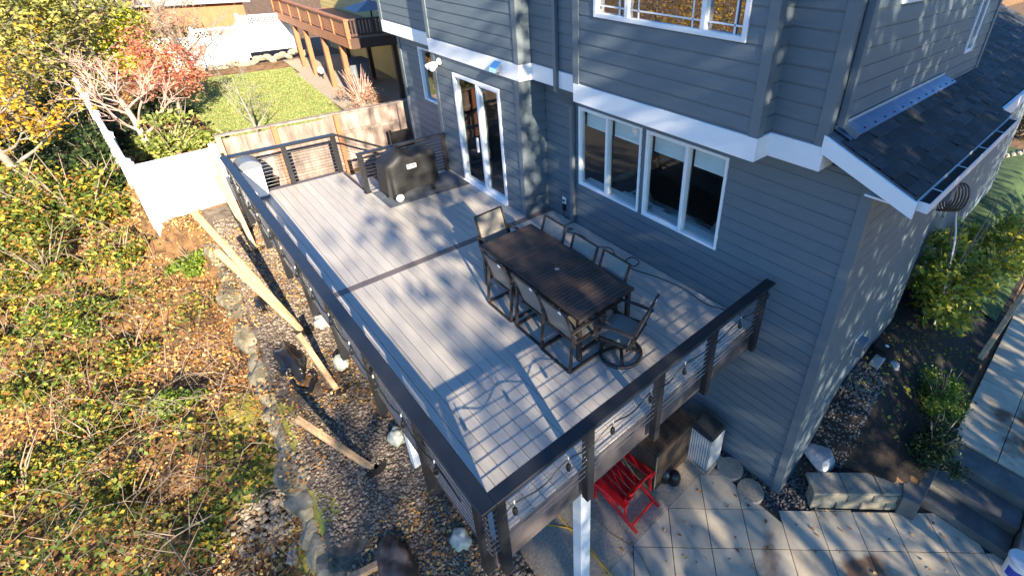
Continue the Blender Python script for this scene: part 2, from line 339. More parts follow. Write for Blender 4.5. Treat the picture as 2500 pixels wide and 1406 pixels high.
wall(house,'x',4.45,-1,8.06,10.75,-2.2,ZB0,[wC]); wall(house,'y',10.75,1,4.45,9,-2.2,ZB0)
XE=8.45
wall(house,'y',YN,-1,XW,XE,-2.95,2.78); wall(house,'x',XE,1,YN,6,-2.9,2.78)
# upper storey
bw=(.68,3.02,3.87,5.25)
XU=4.26; XB=3.95; YU=-.24
wall(house,'x',XU,-1,YU,11.1,ZB1,ZT); wall(house,'x',XB,-1,.38,3.42,ZB1,ZT,[bw]); wall(house,'y',.38,-1,XB,XU,ZB1,ZT); wall(house,'y',3.42,1,XB,XU,ZB1,ZT)
wall(house,'x',3.99,-1,4.92,8.1,ZB1,ZT); wall(house,'y',4.92,-1,3.99,XU,ZB1,ZT); wall(house,'y',8.1,1,3.99,XU,ZB1,ZT)
XR=10.4
wall(house,'y',YU,-1,XU,XR,2.7,ZT); wall(house,'x',XR,1,YU,6,2.7,ZT)
# bands (skirt boards) with soffits
def band(a0,a1,b0,b1): return (a0,a1,b0,b1)
m=MB(); z0,z1=ZB0,ZB1; p=.03
for (x0,x1,y0,y1) in ((XB-p,XU-p,.38-p,3.42+p),(3.99-p,XU-p,4.92-p,8.1+p)): m.box(x0,x1,y0,y1,z0,z1)
m.box(XU-p,XW+.3,YU-p,11.1,z0+.002,z1-.002)
m.box(XW+.3,XW+.8,YU-p,YU+.3,z0+.002,z1-.002)
m.build('skirt_band',M['white'],house,bevel=.006)
def trim(*bx):
    m=MB()
    for q in bx: m.box(*q)
    m.build('corner_trim',M['trim_grey'],house)
for (x,y,sx,sy) in ((XB,.38,1,1),(XB,3.42,1,-1),(3.99,4.92,1,1),(3.99,8.1,1,-1),(XU,YU,1,1)):
    trim((x-.03,x,min(y-.03*sy,y+.09*sy),max(y-.03*sy,y+.09*sy),ZB1,ZT),(x,x+.09*sx,min(y-.03*sy,y),max(y-.03*sy,y),ZB1,ZT))
trim((XW-.03,XW,YN-.03,YN+.1,-2.9,2.62),(XW,XW+.1,YN-.03,YN,-2.9,2.7))
trim((XD-.03,XD,YJ-.03,YJ+.09,-2.4,ZB0),(XD,XD+.09,YJ-.03,YJ,-2.4,ZB0))
trim((XD-.03,XD,7.97,8.09,-2.4,ZB0),(XD,XD+.08,8.06,8.09,-2.4,ZB0)); trim((4.42,4.45,10.66,10.78,-2.2,ZB0)); trim((XU-.03,XU,11.0,11.13,ZB1,ZT)); trim((XR-.12,XR+.02,YU-.03,YU,2.9,ZT))
# main hipped roof, out of view, raised and extended to shade the neighbor deck
m=MB(); ex0,ex1,ey0,ey1=XB-.55,12.5,YU-.5,12.4; m.add([(ex0,ey0,ZT),(ex1,ey0,ZT),(ex1,ey1,ZT),(ex0,ey1,ZT),(8.2,4,9.4),(8.2,8,9.4),(ex0,ey0,ZT+.2),(ex1,ey0,ZT+.2),(ex1,ey1,ZT+.2),(ex0,ey1,ZT+.2)],[(0,3,2,1),(0,1,7,6),(1,2,8,7),(2,3,9,8),(3,0,6,9),(6,7,4),(7,8,5,4),(8,9,5),(9,6,4,5)])
m.build('main_roof',M['mat'],house)
# windows and the sliding door
window(house,'x',XW,-1,*wA,mull=(3.33,),wf=.04,blind=.33,sash=(1,)); window(house,'x',XW,-1,*wB,mull=(1.70,),wf=.042,blind=.33,sash=(1,))
window(house,'x',XB,-1,*bw,mull=(1.25,2.42),wf=.06,glass='glassr',grid=dict(u=(.86,1.42,2.25,2.58),z=(4.02,5.05)))
window(house,'x',4.45,-1,*wC,wf=.04,glass='glassr')
window(house,'y',YU,-1,5.35,6.5,4.25,5.4,name='side_window',glass='glassr')
window(house,'y',YU,-1,9.0,9.45,3.3,5.0,name='side_window',glass='glassr')
d=window(house,'x',XD,-1,*dr,mull=(6.36,),wf=.07,name='sliding_door',sash=(0,))
m=MB(); m.box(XD-.09,XD-.05,6.44,6.47,.9,1.2); m.build('handle',M['white'],d)
m=MB(); m.box(XD-.08,XD+.06,dr[0],dr[1],-.03,.018); m.build('sill',M['white'],d)
# rooms behind the glass
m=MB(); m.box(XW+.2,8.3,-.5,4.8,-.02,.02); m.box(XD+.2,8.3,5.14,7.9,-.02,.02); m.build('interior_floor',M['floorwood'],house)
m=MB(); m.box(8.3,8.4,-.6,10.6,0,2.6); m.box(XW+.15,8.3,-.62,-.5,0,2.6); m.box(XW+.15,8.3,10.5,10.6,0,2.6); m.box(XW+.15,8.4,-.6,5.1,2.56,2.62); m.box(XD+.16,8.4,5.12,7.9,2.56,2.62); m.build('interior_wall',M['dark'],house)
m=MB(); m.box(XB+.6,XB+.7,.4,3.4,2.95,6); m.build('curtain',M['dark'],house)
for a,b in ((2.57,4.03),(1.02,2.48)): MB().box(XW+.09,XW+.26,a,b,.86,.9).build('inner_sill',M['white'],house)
# downspout with its elbow
m=MB(); m.box(XU-.09,XU-.02,4.16,4.24,2.58,ZT); m.beam((XU-.055,4.2,2.6),(XW-.06,4.16,2.3),.07); m.box(XW-.1,XW-.025,4.12,4.2,.02,2.32)
m.build('downspout',M['trim_grey'],house,bevel=.006)
m=MB(); m.box(XU+.16,XU+.24,YU-.1,YU-.02,3.1,ZT); m.beam((XU+.2,YU-.06,3.15),(XU+.28,YU-.22,3.02),.075); m.build('downspout',M['siding'],house,bevel=.006)
# shed roof over the side wing
RX0,RX1=XU,XE-.1
def rz_(y): return 3.06+(y+.26)*.40      # roof surface height
roof=MB().add([(RX0,-.26,rz_(-.26)),(RX1,-.26,rz_(-.26)),(RX1,-1.22,rz_(-1.22)),(RX0,-1.22,rz_(-1.22)),(RX0,-.26,rz_(-.26)-.1),(RX1,-.26,rz_(-.26)-.1),(RX1,-1.22,rz_(-1.22)-.1),(RX0,-1.22,rz_(-1.22)-.1)],
   [(0,1,2,3),(4,7,6,5),(0,3,7,4),(1,5,6,2),(2,6,7,3),(0,4,5,1)]).build('roof',M['mat'],house)
def shingles(x0,x1,y0,y1,zf,dy=.14,w=.26):
    m=MB(); y=y0; row=0
    while y>y1:
        ya=y; yb=max(y-dy-.03,y1); x=x0-rng.random()*.2
        while x<x1:
            ww=w*(.5+rng.random()); a=max(x,x0); b=min(x+ww,x1); t=.012+.012*rng.random()
            if b-a>.02: m.add([(a,ya,zf(ya)+.004),(b,ya,zf(ya)+.004),(b,yb,zf(yb)+t+.008),(a,yb,zf(yb)+t+.008),(a,yb,zf(yb)),(b,yb,zf(yb))],[(0,3,2,1),(3,4,5,2)])
            x+=ww+.004
        y-=dy; row+=1
    return m
shingles(RX0+.01,RX1,-.40,-1.24,rz_).build('shingle_course',M['shingle'],roof)
m=MB(); a=rz_(-.27)+.03; b=rz_(-.45)+.034; m.add([(RX0+.12,-.262,a+.03),(RX1-.1,-.262,a+.03),(RX1-.1,-.27,a),(RX0+.12,-.27,a),(RX1-.1,-.45,b),(RX0+.12,-.45,b),(RX1-.1,-.45,b-.012),(RX0+.12,-.45,b-.012)],[(0,1,2,3),(3,2,4,5),(5,4,6,7)]).build('flashing',M['flash'],roof)
m=MB()
for k in range(14): m.lathe([(.012,0),(.012,.01)],(RX0+.3+k*.3,-.41,rz_(-.41)+.033),8)
m.build('screw',M['blackpl'],roof)
for x0,x1 in ((RX0-.04,RX0-.002),(RX1+.002,RX1+.04)):
    m=MB(); m.add([(x0,-.24,rz_(-.24)-.02),(x1,-.24,rz_(-.24)-.02),(x1,-1.26,rz_(-1.26)-.02),(x0,-1.26,rz_(-1.26)-.02),(x0,-.24,rz_(-.24)-.22),(x1,-.24,rz_(-.24)-.22),(x1,-1.26,rz_(-1.26)-.2),(x0,-1.26,rz_(-1.26)-.2)],[(0,1,2,3),(4,7,6,5),(0,3,7,4),(1,5,6,2),(2,6,7,3),(0,4,5,1)]); m.build('rake_board',M['white'],roof,bevel=.004)
gz=rz_(-1.24)-.03
m=MB(); m.box(RX0+.05,RX1,-1.245,-1.235,gz-.1,gz); m.box(RX0+.05,RX1,-1.35,-1.235,gz-.11,gz-.1); m.box(RX0+.05,RX1,-1.36,-1.35,gz-.1,gz+.005); m.box(RX0+.04,RX0+.05,-1.36,-1.235,gz-.1,gz); m.build('gutter',M['gutter'],house)
m=MB(); m.box(RX0+.06,RX1,-1.345,-1.25,gz-.08,gz-.03); m.build('gutter_debris',M['mulch'],house)
m=MB()
for k in range(5): m.beam((RX0+.45+k*.9,-1.35,gz+.002),(RX0+.45+k*.9,-1.24,gz+.006),.013,.005)
m.build('gutter_strap',M['gutter'],house)
m=MB(); m.box(XU+.02,XE,-1.22,YN,2.52,2.54); m.build('soffit',M['white'],house)
# garage wing with its own roof further right
gar=thing('garage_wing','dark-shingled garage wing with white fascia beyond the side roof','garage',(11,0,-1.7))
m=MB(); lap(m,'x',9.2,-1,-.2,5.5,-1.7,2.5); lap(m,'y',-.6,-1,9.2,17,-1.7,2.4); m.box(9.2,17,-.6,6,-1.7,2.5); m.build('wall',M['siding'],gar)
gzf=lambda y:2.55+(y+1.0)*.42
m=MB(); m.add([(8.9,-1.0,gzf(-1)),(18,-1.0,gzf(-1)),(18,3.2,gzf(3.2)),(8.9,3.2,gzf(3.2)),(8.9,-1.0,gzf(-1)-.14),(18,-1.0,gzf(-1)-.14),(18,3.2,gzf(3.2)-.14),(8.9,3.2,gzf(3.2)-.14)],[(0,1,2,3),(4,7,6,5),(0,3,7,4),(1,5,6,2),(2,6,7,3),(0,4,5,1)]); gr=m.build('roof',M['mat'],gar)
shingles(8.9,18,3.2,-1.0,gzf,.15,.3).build('shingle_course',M['shingle'],gr)
m=MB(); m.box(8.86,18,-1.06,-1.0,gzf(-1)-.24,gzf(-1)); m.beam((8.86,-1.05,gzf(-1)-.12),(8.86,3.2,gzf(3.2)-.12),.05,.24); m.build('fascia',M['white'],gar)

# ------------------------------------------------------------------ deck
deck=thing('deck','raised grey composite deck with a dark divider board along the house','deck',(2.2,4.5,-2.9))
YE=.22; YS0,YS1=4.80,4.94; XL=.18; YL=9.52; XS=2.10; Y2=8.06
m=MB(); x=XL+.005
while x<XW-.03:
    b=min(x+.139,XW-.022)
    m.box(x,b,YE+.005,YS0-.003,-.025,0)
    if x<XD-.03:
        b2=min(b,XD-.022); ye=YL-.14 if b2<=XS else Y2-.03
        m.box(x,b2,YS1+.003,ye,-.025,0)
    x+=.145
m.build('decking',M['deck'],deck,bevel=.003)
m=MB(); m.box(XL,XW-.022,YS0,YS1,-.025,.001); m.build('divider_board',M['deckdark'],deck)
m=MB(); m.box(XL,XS+.03,YL-.137,YL+.01,-.025,.0005); m.box(XS-.0,XS+.035,Y2,YL-.14,-.025,.0005); m.build('border_board',M['fascia'],deck)
m=MB(); m.box(XL-.02,XW-.03,YE-.02,YE,-.4,-.004); m.box(XL-.02,XL,YE,YL,-.4,-.004); m.box(XL,XS,YL,YL+.02,-.4,-.03); m.box(XS+.005,XS+.025,Y2,YL,-.4,-.03); m.box(XS+.03,XD-.03,Y2-.02,Y2,-.4,-.004); m.build('fascia_board',M['fascia'],deck)
m=MB()
for k in range(1,12): m.box(XL+.02,XD-.05,k*.7-.02,k*.7+.02,-.24,-.03)
m.box(XL+.05,XW-.1,.3,.39,-.44,-.24); m.box(XL+.05,XW-.1,3.2,3.29,-.44,-.24)
m.build('joist',M['cedardark'],deck)
for px,py in ((1.34,.345),(3.0,3.245),(.5,3.245),(.5,6.6)):
    zb=-2.9 if py<1 else float(hz(px,py)); m=MB(); m.box(px-.075,px+.075,py-.075,py+.075,zb,-.44); m.build('support_post',M['white'],deck,bevel=.005)
for i,(x0,z) in enumerate(((XS+.04,-.18),(XS+.34,-.36),(XS+.64,-.54))):
    m=MB(); m.box(x0,x0+.145,Y2+.02,YL,z-.025,z); m.box(x0+.15,x0+.295,Y2+.02,YL,z-.025,z); m.box(x0-.01,x0+.01,Y2+.02,YL,z-.02,z+.15); m.build('stair_tread',M['deck'],deck)
# ------------------------------------------------------------------ railings
H=.886
def rail(name,label,pts,posts,zbot,caps,cab=True,n=10,cw=.14):
    t=thing(name,label,'railing',(posts[0][0],posts[0][1],zbot[0]))
    m=MB()
    for a,b in caps: m.beam((*a[:2],(a[2] if len(a)>2 else H)-.02),(*b[:2],(b[2] if len(b)>2 else H)-.02),cw,.04)
    m.build('top_rail',M['rail'],t,bevel=.006)
    for (x,y),zb in zip(posts,zbot):
        m=MB(); m.box(x-.045,x+.045,y-.045,y+.045,zb,H-.04)
        if zb>-.05: m.box(x-.07,x+.07,y-.07,y+.07,.001,.014)
        m.build('post',M['rail'],t,bevel=.004)
    if cab:
        for k in range(n):
            z=.085+k*.077
            m=MB(); m.tube([(*p,z) for p in pts],.0055,6); m.build('cable',M['steel'],t)
    return t
PX,PY=.08,.09
lp=[1.32,2.56,3.8,5.03,6.3,7.55,8.75]; npx=[1.2,2.24,3.22,4.36]
posts=[(PX,PY-.0+.12)]+[(PX,y) for y in lp]+[(PX,YL-.05)]+[(1.09,YL-.05),(XS-.03,YL-.05)]+[(PX+.12,PY)]+[(x,PY) for x in npx]
main=rail('deck_railing','black post-and-cable railing running round the outer edge of the deck',[(npx[-1],PY),(PX,PY),(PX,YL-.05),(XS-.03,YL-.05)],posts,[-.3]*9+[-.1,-.1]+[-.3]*5,
   [((.07,-.0),(.07,YL+.02)),((.14,.07),(4.46,.07)),((.14,YL-.05),(XS+.02,YL-.05))])
m=MB()
for k in range(10):
    z=.085+k*.077; m.lathe([(.012,0),(.009,.012)],(PX,PY+.12-.047,z),8,axis='y'); m.lathe([(.012,0),(.009,.012)],(PX+.12-.058,PY,z),8,axis='x')
m.build('cable_fitting',M['steel'],main)
rail('landing_railing','short black cable railing behind the covered grill',[(XS-.02,Y2-.07),(XD-.06,Y2-.07)],[(XS+.0,Y2-.07),(XD-.07,Y2-.07)],[0,0],[((XS-.06,Y2-.07),(XD-.03,Y2-.07))],cw=.1)
st=thing('stair_railing','black sloping stair railing going down past the deck corner','railing',(XS+.1,YL-.05,-.8))
m=MB(); m.beam((XS+.02,YL-.05,H-.02),(XS+1.3,YL-.05,H-.74),.07,.04); m.build('top_rail',M['rail'],st)
m=MB(); m.box(XS+1.22,XS+1.31,YL-.095,YL-.005,-1.2,.14); m.build('post',M['rail'],st)
for k in range(10):
    z=.085+k*.077; m=MB(); m.tube([(XS,YL-.05,z),(XS+1.26,YL-.05,z-.7)],.0042,6); m.build('cable',M['steel'],st)
# ------------------------------------------------------------------ furniture on the deck
def dup(root,loc,rz,label,group=None):
    r=root.copy(); COL.objects.link(r); r.location=loc; r.rotation_euler=(0,0,rz); r['label']=label
    if group: r['group']=group
    for c in list(root.children):
        k=c.copy(); COL.objects.link(k); k.parent=r
        for g in c.children:
            q=g.copy(); COL.objects.link(q); q.parent=k
    return r
t=thing('dining_table','long dark brown slatted outdoor dining table with eight chairs around it','table')
m=MB(); wx,wy,zt=.49,1.15,.735
for (a,b,c,d_) in ((-wx,wx,-wy,-wy+.055),(-wx,wx,wy-.055,wy),(-wx,-wx+.055,-wy+.056,wy-.056),(wx-.055,wx,-wy+.056,wy-.056)): m.box(a,b,c,d_,zt-.04,zt)
m.build('tabletop_frame',M['bronze'],t,bevel=.004)
m=MB(); n=34; s=(2*wy-.118)/n
for k in range(n):
    y=-wy+.059+k*s; m.box(-wx+.056,wx-.056,y+.004,y+s-.004,zt-.025,zt-.002)
m.box(-wx+.05,wx-.05,-wy+.05,wy-.05,zt-.04,zt-.027)
m.build('tabletop',M['slat'],t)
for sx in (-1,1):
    for sy in (-1,1):
        m=MB(); x,y=sx*(wx-.05),sy*(wy-.07); m.box(x-.03,x+.03,y-.03,y+.03,0,zt-.041); m.build('leg',M['bronze'],t,bevel=.004)
m=MB()
for sy in (-1,1): m.box(-wx+.085,wx-.085,sy*(wy-.07)-.02,sy*(wy-.07)+.02,.12,.16)
for sx in (-1,1): m.box(sx*(wx-.06)-.012,sx*(wx-.06)+.012,-wy+.11,wy-.11,zt-.1,zt-.042)
for sy in (-1,1): m.box(-wx+.085,wx-.085,sy*(wy-.06)-.012,sy*(wy-.06)+.012,zt-.1,zt-.042)
m.build('apron',M['bronze'],t)
m=MB(); m.lathe([(.03,zt-.02),(.034,zt+.002),(.028,zt+.006),(.02,zt+.004)],(0,-.12,0),18); m.build('umbrella_cap',M['chrome'],t)
t.location=(2.655,2.46,0)
def chair(name,label,swivel):
    t=thing(name,label,'chair',group=None)       # faces +y
    hw=.255; m=MB()
    pts=[]                                       # sling seat, curved
    for i in range(9):
        u=i/8; pts.append((-.22+.46*u,.40+.045*math.sin(u*2.4)-.02*(1-u)-.05*max(0,u-.8)*5*.3))
    v=[];f=[]
    for y,z in pts: v+=[(-hw+.02,y,z),(hw-.02,y,z),(-hw+.02,y,z-.008),(hw-.02,y,z-.008)]
    for i in range(8):
        a=i*4; f+=[(a,a+1,a+5,a+4),(a+2,a+6,a+7,a+3),(a,a+4,a+6,a+2),(a+1,a+3,a+7,a+5)]
    m.add(v,f+[(0,2,3,1),(32,33,35,34)]); m.build('seat',M['sling'],t)
    bp=[(-.215,.42),(-.245,.52),(-.275,.64),(-.31,.76),(-.35,.88),(-.37,.93)]
    m=MB(); v=[];f=[]
    for y,z in bp: v+=[(-hw+.02,y,z),(hw-.02,y,z),(-hw+.02,y-.008,z),(hw-.02,y-.008,z)]
    k=len(bp)
    for i in range(k-1):
        a=i*4; f+=[(a,a+4,a+5,a+1),(a+2,a+3,a+7,a+6),(a,a+2,a+6,a+4),(a+1,a+5,a+7,a+3)]
    e=(k-1)*4; m.add(v,f+[(0,1,3,2),(e,e+2,e+3,e+1)]); m.build('backrest',M['sling'],t)
    m=MB()
    for s in (-1,1):
        x=s*hw
        for (a,b) in zip(bp,bp[1:]): m.beam((x,a[0],a[1]-.005),(x,b[0],b[1]+.005),.026,.034,up=(0,1,0))
    m.beam((-hw,bp[-1][0],bp[-1][1]),(hw,bp[-1][0],bp[-1][1]),.02,.02); m.build('back_frame',M['bronze'],t)
    m=MB(); m.box(-hw-.013,hw+.013,-.235,-.205,.375,.405); m.box(-hw-.013,hw+.013,.215,.245,.36,.39)
    for s in (-1,1): m.beam((s*hw,-.24,.395),(s*hw,.245,.4),.026,.04)
    m.build('seat_frame',M['bronze'],t)
    for s in (-1,1):
        m=MB(); x=s*(hw+.035); m.beam((x,-.31,.62),(x,-.05,.645),.05,.024); m.beam((x,-.05,.645),(x,.27,.63),.05,.024); m.build('armrest',M['bronze'],t,bevel=.006)
        m=MB(); m.beam((x,.25,.62),(x,.2,.38 if swivel else .0),.032,.032)
        if not swivel: m.beam((x,-.28,.62),(x,-.34,.0),.032,.032); m.beam((x,-.355,.016),(x,.215,.016),.032,.032)
        m.build('leg',M['bronze'],t)
        if swivel: MB().beam((x,-.28,.62),(x,-.2,.38),.032,.032).build('leg',M['bronze'],t)
    if swivel:
        m=MB(); m.lathe([(.26,.0),(.29,.0),(.295,.02),(.285,.04),(.262,.04),(.255,.02),(.26,.0)],n=40,cap=False)
        for k in range(4):
            a=k*math.pi/2+.5; m.beam((.27*math.cos(a),.27*math.sin(a),.025),(.03*math.cos(a),.03*math.sin(a),.13),.045,.025)
        m.lathe([(.05,.1),(.055,.2),(.04,.3),(.04,.36)],n=16); m.box(-.16,.16,-.16,.16,.34,.36); m.build('swivel_base',M['bronze'],t)
    else:
        m=MB(); m.box(-hw-.02,hw+.02,-.36,-.33,.0,.03); m.build('stretcher',M['bronze'],t)
    m=MB(); m.box(hw-.12,hw-.07,-.3801,-.372,.895,.93); m.build('care_tag',M['white'],t)
    return t
P2=math.pi/2
A=chair('patio_chair','taupe sling chair tucked under the left table side, nearest the far end',False); A.location=(2.33,2.88,0); A.rotation_euler=(0,0,-P2); A['group']='sling chairs along the table'
G='sling chairs along the table'
dup(A,(2.34,2.18,0),-P2,'middle taupe sling chair on the left table side facing the railing side',G)
dup(A,(2.32,1.58,0),-P2,'taupe sling chair at the near end of the left table side',G)
dup(A,(2.90,3.13,0),P2,'taupe sling chair at the far end of the table side by the windows',G)
dup(A,(2.89,2.41,0),P2,'middle taupe sling chair on the table side by the windows',G)
dup(A,(2.91,1.79,0),P2,'taupe sling chair at the near end of the table side by the windows',G)
B=chair('swivel_chair','taupe swivel chair turned sideways at the near end of the table, ring base showing',True); B.location=(2.70,1.10,0); B.rotation_euler=(0,0,R(20)); B['group']='swivel chairs at the table ends'
dup(B,(2.68,3.72,0),math.pi+R(4),'taupe swivel chair at the far head of the table near the sliding door','swivel chairs at the table ends')
# grill under its cover
g=thing('covered_grill','cart grill under a black fabric cover standing on the grey mat','grill',(2.78,7.42,0))
nu,nv=34,15; V=[];Fq=[]
def gtop(u,v):
    a=1.06*math.exp(-((u-.33)/.30)**2*1.1); 
    h=.85+.30*math.exp(-(abs(u-.34)/.19)**1.5)*(1-.6*abs(2*v-1)**2)+.11*ss((u-.55)/.1)*(1-ss((u-.93)/.09))*(1-.3*abs(2*v-1)**3)-.06*ss((.09-u)/.09)
    return float(h)
ring=[]
rows=11
for r_ in range(rows+1):
    q=r_/rows; loop=[]
    n=72
    for k in range(n):
        a=2*math.pi*k/n; cx,cy=math.cos(a),math.sin(a)
        ex=.42; px=math.copysign(abs(cx)**ex,cx); py=math.copysign(abs(cy)**ex,cy)
        X=.6*px; Y=.29*py; u=(X+.6)/1.2; v=(Y+.3)/.6; zt_=gtop(u,v)-.05
        zb=.2-.1*math.exp(-((u-.12)/.16)**2)*(1 if Y<0 else .3)
        z=zb+(zt_-zb)*q; fold=.022*math.sin(a*9+1.5*math.sin(a*2))*(1-q)**.7+.02*nz((X*3,Y*3,z*3))
        fl=1+.05*(1-q)*0
        loop.append((X*fl+px*fold,Y*fl+py*fold,z))
    ring.append(loop)
for s_ in (.9,.72,.5,.28,.1):
    loop=[]
    for k in range(72):
        a=2*math.pi*k/72; cx,cy=math.cos(a),math.sin(a); ex=.42+(.9-s_)*.6; px=math.copysign(abs(cx)**ex,cx)*s_; py=math.copysign(abs(cy)**ex,cy)*s_
        X=.6*px;Y=.3*py; loop.append((X,Y,gtop((X+.6)/1.2,(Y+.3)/.6)+.015*nz((X*6,Y*6,3))))
    ring.append(loop)
m=MB(); vs_=[v for l in ring for v in l]; fs_=[]
for i in range(len(ring)-1):
    for k in range(72): fs_.append((i*72+k,i*72+(k+1)%72,(i+1)*72+(k+1)%72,(i+1)*72+k))
fs_.append(tuple(range((len(ring)-1)*72,len(ring)*72)))
m.add([(v[0]*.94+2.80,v[1]+7.42,v[2]*.95) for v in vs_],fs_); cov=m.build('cover',M['black'],g,smooth=True)
m=MB(); c0=(2.42,7.13)
m.lathe([(.098,-.03),(.1,-.02),(.1,.02),(.098,.03)],(c0[0],c0[1],.1),24,'y'); wh=m.build('wheel',M['blackpl'],g)
m=MB(); m.lathe([(.02,-.048),(.075,-.04),(.082,-.028),(.082,-.02)],(c0[0],c0[1],.1),24,'y'); m.build('hub_cap',M['acwhite'],wh)
for x,y in ((2.42,7.68),(3.2,7.2),(3.2,7.66)):
    m=MB(); m.tube([(x,y,.32),(x,y,.07)],.014,8); m.lathe([(.035,-.015),(.04,0),(.035,.015)],(x,y,.041),16,'y'); m.build('caster' if x>3 else 'wheel',M['blackpl'],g)
# white maker's plate with lettering on the cover
m=MB(); y=7.088; zc=.71; xc=2.76
for a,b,c,d_ in ((-.095,.095,.036,.042),(-.095,.095,-.042,-.036),(-.095,-.089,-.036,.036),(.089,.095,-.036,.036)): m.box(xc+a,xc+b,y-.004,y+.03,zc+c,zc+d_)
pl=m.build('emblem_plate',M['white'],cov)
cu=bpy.data.curves.new('lettering','FONT'); cu.body='weber'; cu.size=.072; cu.align_x='CENTER'; cu.align_y='CENTER'; cu.extrude=.002; cu.offset=.0025
cu.resolution_u=3; to=bpy.data.objects.new('tmp',cu); COL.objects.link(to); bpy.context.view_layer.update()
me=bpy.data.meshes.new_from_object(to.evaluated_get(bpy.context.evaluated_depsgraph_get())); bpy.data.objects.remove(to); bpy.data.curves.remove(cu)
for v in me.vertices: v.co=Vector((xc-2.78+v.co.x,y-.006-7.42-v.co.z,zc+.004+v.co.y))
me.materials.clear(); link('lettering',me,M['white'],cov)
m=MB(); m.box(2.15,3.93,6.99,7.9,.002,.010); tag(m.build('grill_mat',M['mat'],bevel=.003),'thin grey mat lying under the covered grill beside the door','mat')
m=MB(); m.box(3.15,3.93,6.95,7.25,.011,.016); tag(m.build('door_mat',M['matdark'],bevel=.002),'narrow dark grey doormat along the mat edge by the sliding door','doormat')
# tall bin in the far corner
b=thing('storage_bin','tall white bin with a domed grey lid in the far deck corner','bin',(.36,9.2,0))
m=MB(); v=[]
for z,s in ((.05,.9),(.68,1.)):
    v+=[(.37-.19*s,9.22-.19*s,z),(.37+.19*s,9.22-.19*s,z),(.37+.19*s,9.22+.19*s,z),(.37-.19*s,9.22+.19*s,z)]
m.add(v,[(0,3,2,1),(4,5,6,7),(0,1,5,4),(1,2,6,5),(2,3,7,6),(3,0,4,7)]); m.build('body',M['vinyl'],b,bevel=.02,seg=2)
m=MB(); m.box(.2,.54,9.05,9.39,0,.055); m.build('plinth',M['grey_pl'],b)
m=MB(); n=10; v=[]
for i in range(n+1):
    a=math.pi*i/n; v+=[(.37-.21*math.cos(a),9.0,.69+.17*math.sin(a)),(.37-.21*math.cos(a),9.44,.69+.17*math.sin(a))]
f=[(2*i,2*i+2,2*i+3,2*i+1) for i in range(n)]; m.add(v,f+[tuple(range(0,2*n+2,2)),tuple(range(1,2*n+3,2))[::-1],(0,1,2*n+1,2*n)]); m.build('lid',M['grey_pl'],b,bevel=.008)
# extension cord on the deck
def path(pts,n=8):
    pts=[Vector(p) for p in pts]; out=[]
    for i in range(len(pts)-1):
        p0=pts[max(i-1,0)];p1=pts[i];p2=pts[i+1];p3=pts[min(i+2,len(pts)-1)]
        for k in range(n):
            t=k/n; out.append(.5*((2*p1)+(p2-p0)*t+(2*p0-5*p1+4*p2-p3)*t*t+(3*p1-p0-3*p2+p3)*t**3))
    return out+[pts[-1]]
cpx=[(1399,540),(1378,552),(1398,560),(1378,563),(1420,575),(1450,600),(1490,606),(1503,625),(1520,638),(1545,650),(1560,640),(1545,628),(1528,636),(1540,655),(1600,675),(1670,705),(1720,740),(1772,757)]
cp=[tuple(atz(x,y,.008)) for x,y in cpx]; cp=[(min(a,XW-.04),b_,c) for a,b_,c in cp]
cp=[(XW-.035,4.44,.36),(XW-.05,4.44,.2),(XW-.06,4.42,.02)]+cp
c=thing('extension_cord','dark extension cord looping across the deck boards below the windows','cord',(4.4,2.5,0))
m=MB(); m.tube(path(cp,7),.008,6); m.build('cord',M['cord'],c)
m=MB(); m.box(XW-.075,XW-.03,4.41,4.47,.14,.27); m.build('timer_box',M['blackpl'],c,bevel=.008)
o=thing('wall_outlet','white wall outlet beside the downspout with a black plug in it','outlet',(XW,4.44,.36))
m=MB(); m.box(XW-.045,XW-.02,4.39,4.49,.29,.43); m.build('cover_plate',M['white'],o,bevel=.006)
m=MB(); m.box(XW-.062,XW-.045,4.42,4.46,.34,.38); m.build('plug',M['blackpl'],o)
# string lights under the cap
def strings(name,label,pts,bulbs,inward):
    s=thing(name,label,'string lights',pts[0]); m=MB(); m.tube(path(pts,6),.0075,5); m.build('wire',M['cord'],s)
    for x,y,z in bulbs:
        m=MB(); m.tube([(x,y,z),(x,y,z-.06)],.004,5); m.lathe([(.012,-.05),(.022,-.07),(.025,-.10),(.021,-.13)],(x,y,z),10); so=m.build('socket',M['blackpl'],s)
        m=MB(); m.lathe([(.016,-.129),(.026,-.15),(.029,-.172),(.02,-.195),(.007,-.207)],(x,y,z),10); m.build('bulb',M['bulb'],so,smooth=True)
        m=MB(); m.box(x-.006,x+.006,y-.004,y+.004,z,z+.05); m.build('clip',M['acwhite'],s)
yb=-.02; bx=[float(aty(a,b_,yb)[0]) for a,b_ in [(1256,1230),(1387,1105),(1497,1020),(1591,940),(1676,868),(1814,755)]]
pts=[(.16,yb,.68)]; bl=[]
for i,x in enumerate(bx):
    pts+=[(x-.01,yb,.76)]; bl.append((x,yb,.75)); xn=bx[i+1] if i<len(bx)-1 else 4.3; pts.append(((x+xn)/2,yb,.68))
pts+=[(4.3,yb,.78),(4.37,.09,.6),(4.34,.10,.2),(4.38,.1,-.1)]
strings('string_lights','string of clear bulbs on black wire hung along the near railing',pts,bl,1)
ys_=[.75+.66*i for i in range(13)]; pts=[(-.02,.3,.74)]; bl=[]
for i,y in enumerate(ys_): pts+=[(-.02,y,.76),(-.02,y+.33,.67)]; bl.append((-.02,y,.75))
strings('string_lights','string of clear bulbs on black wire hung along the long left railing',pts,bl,1)
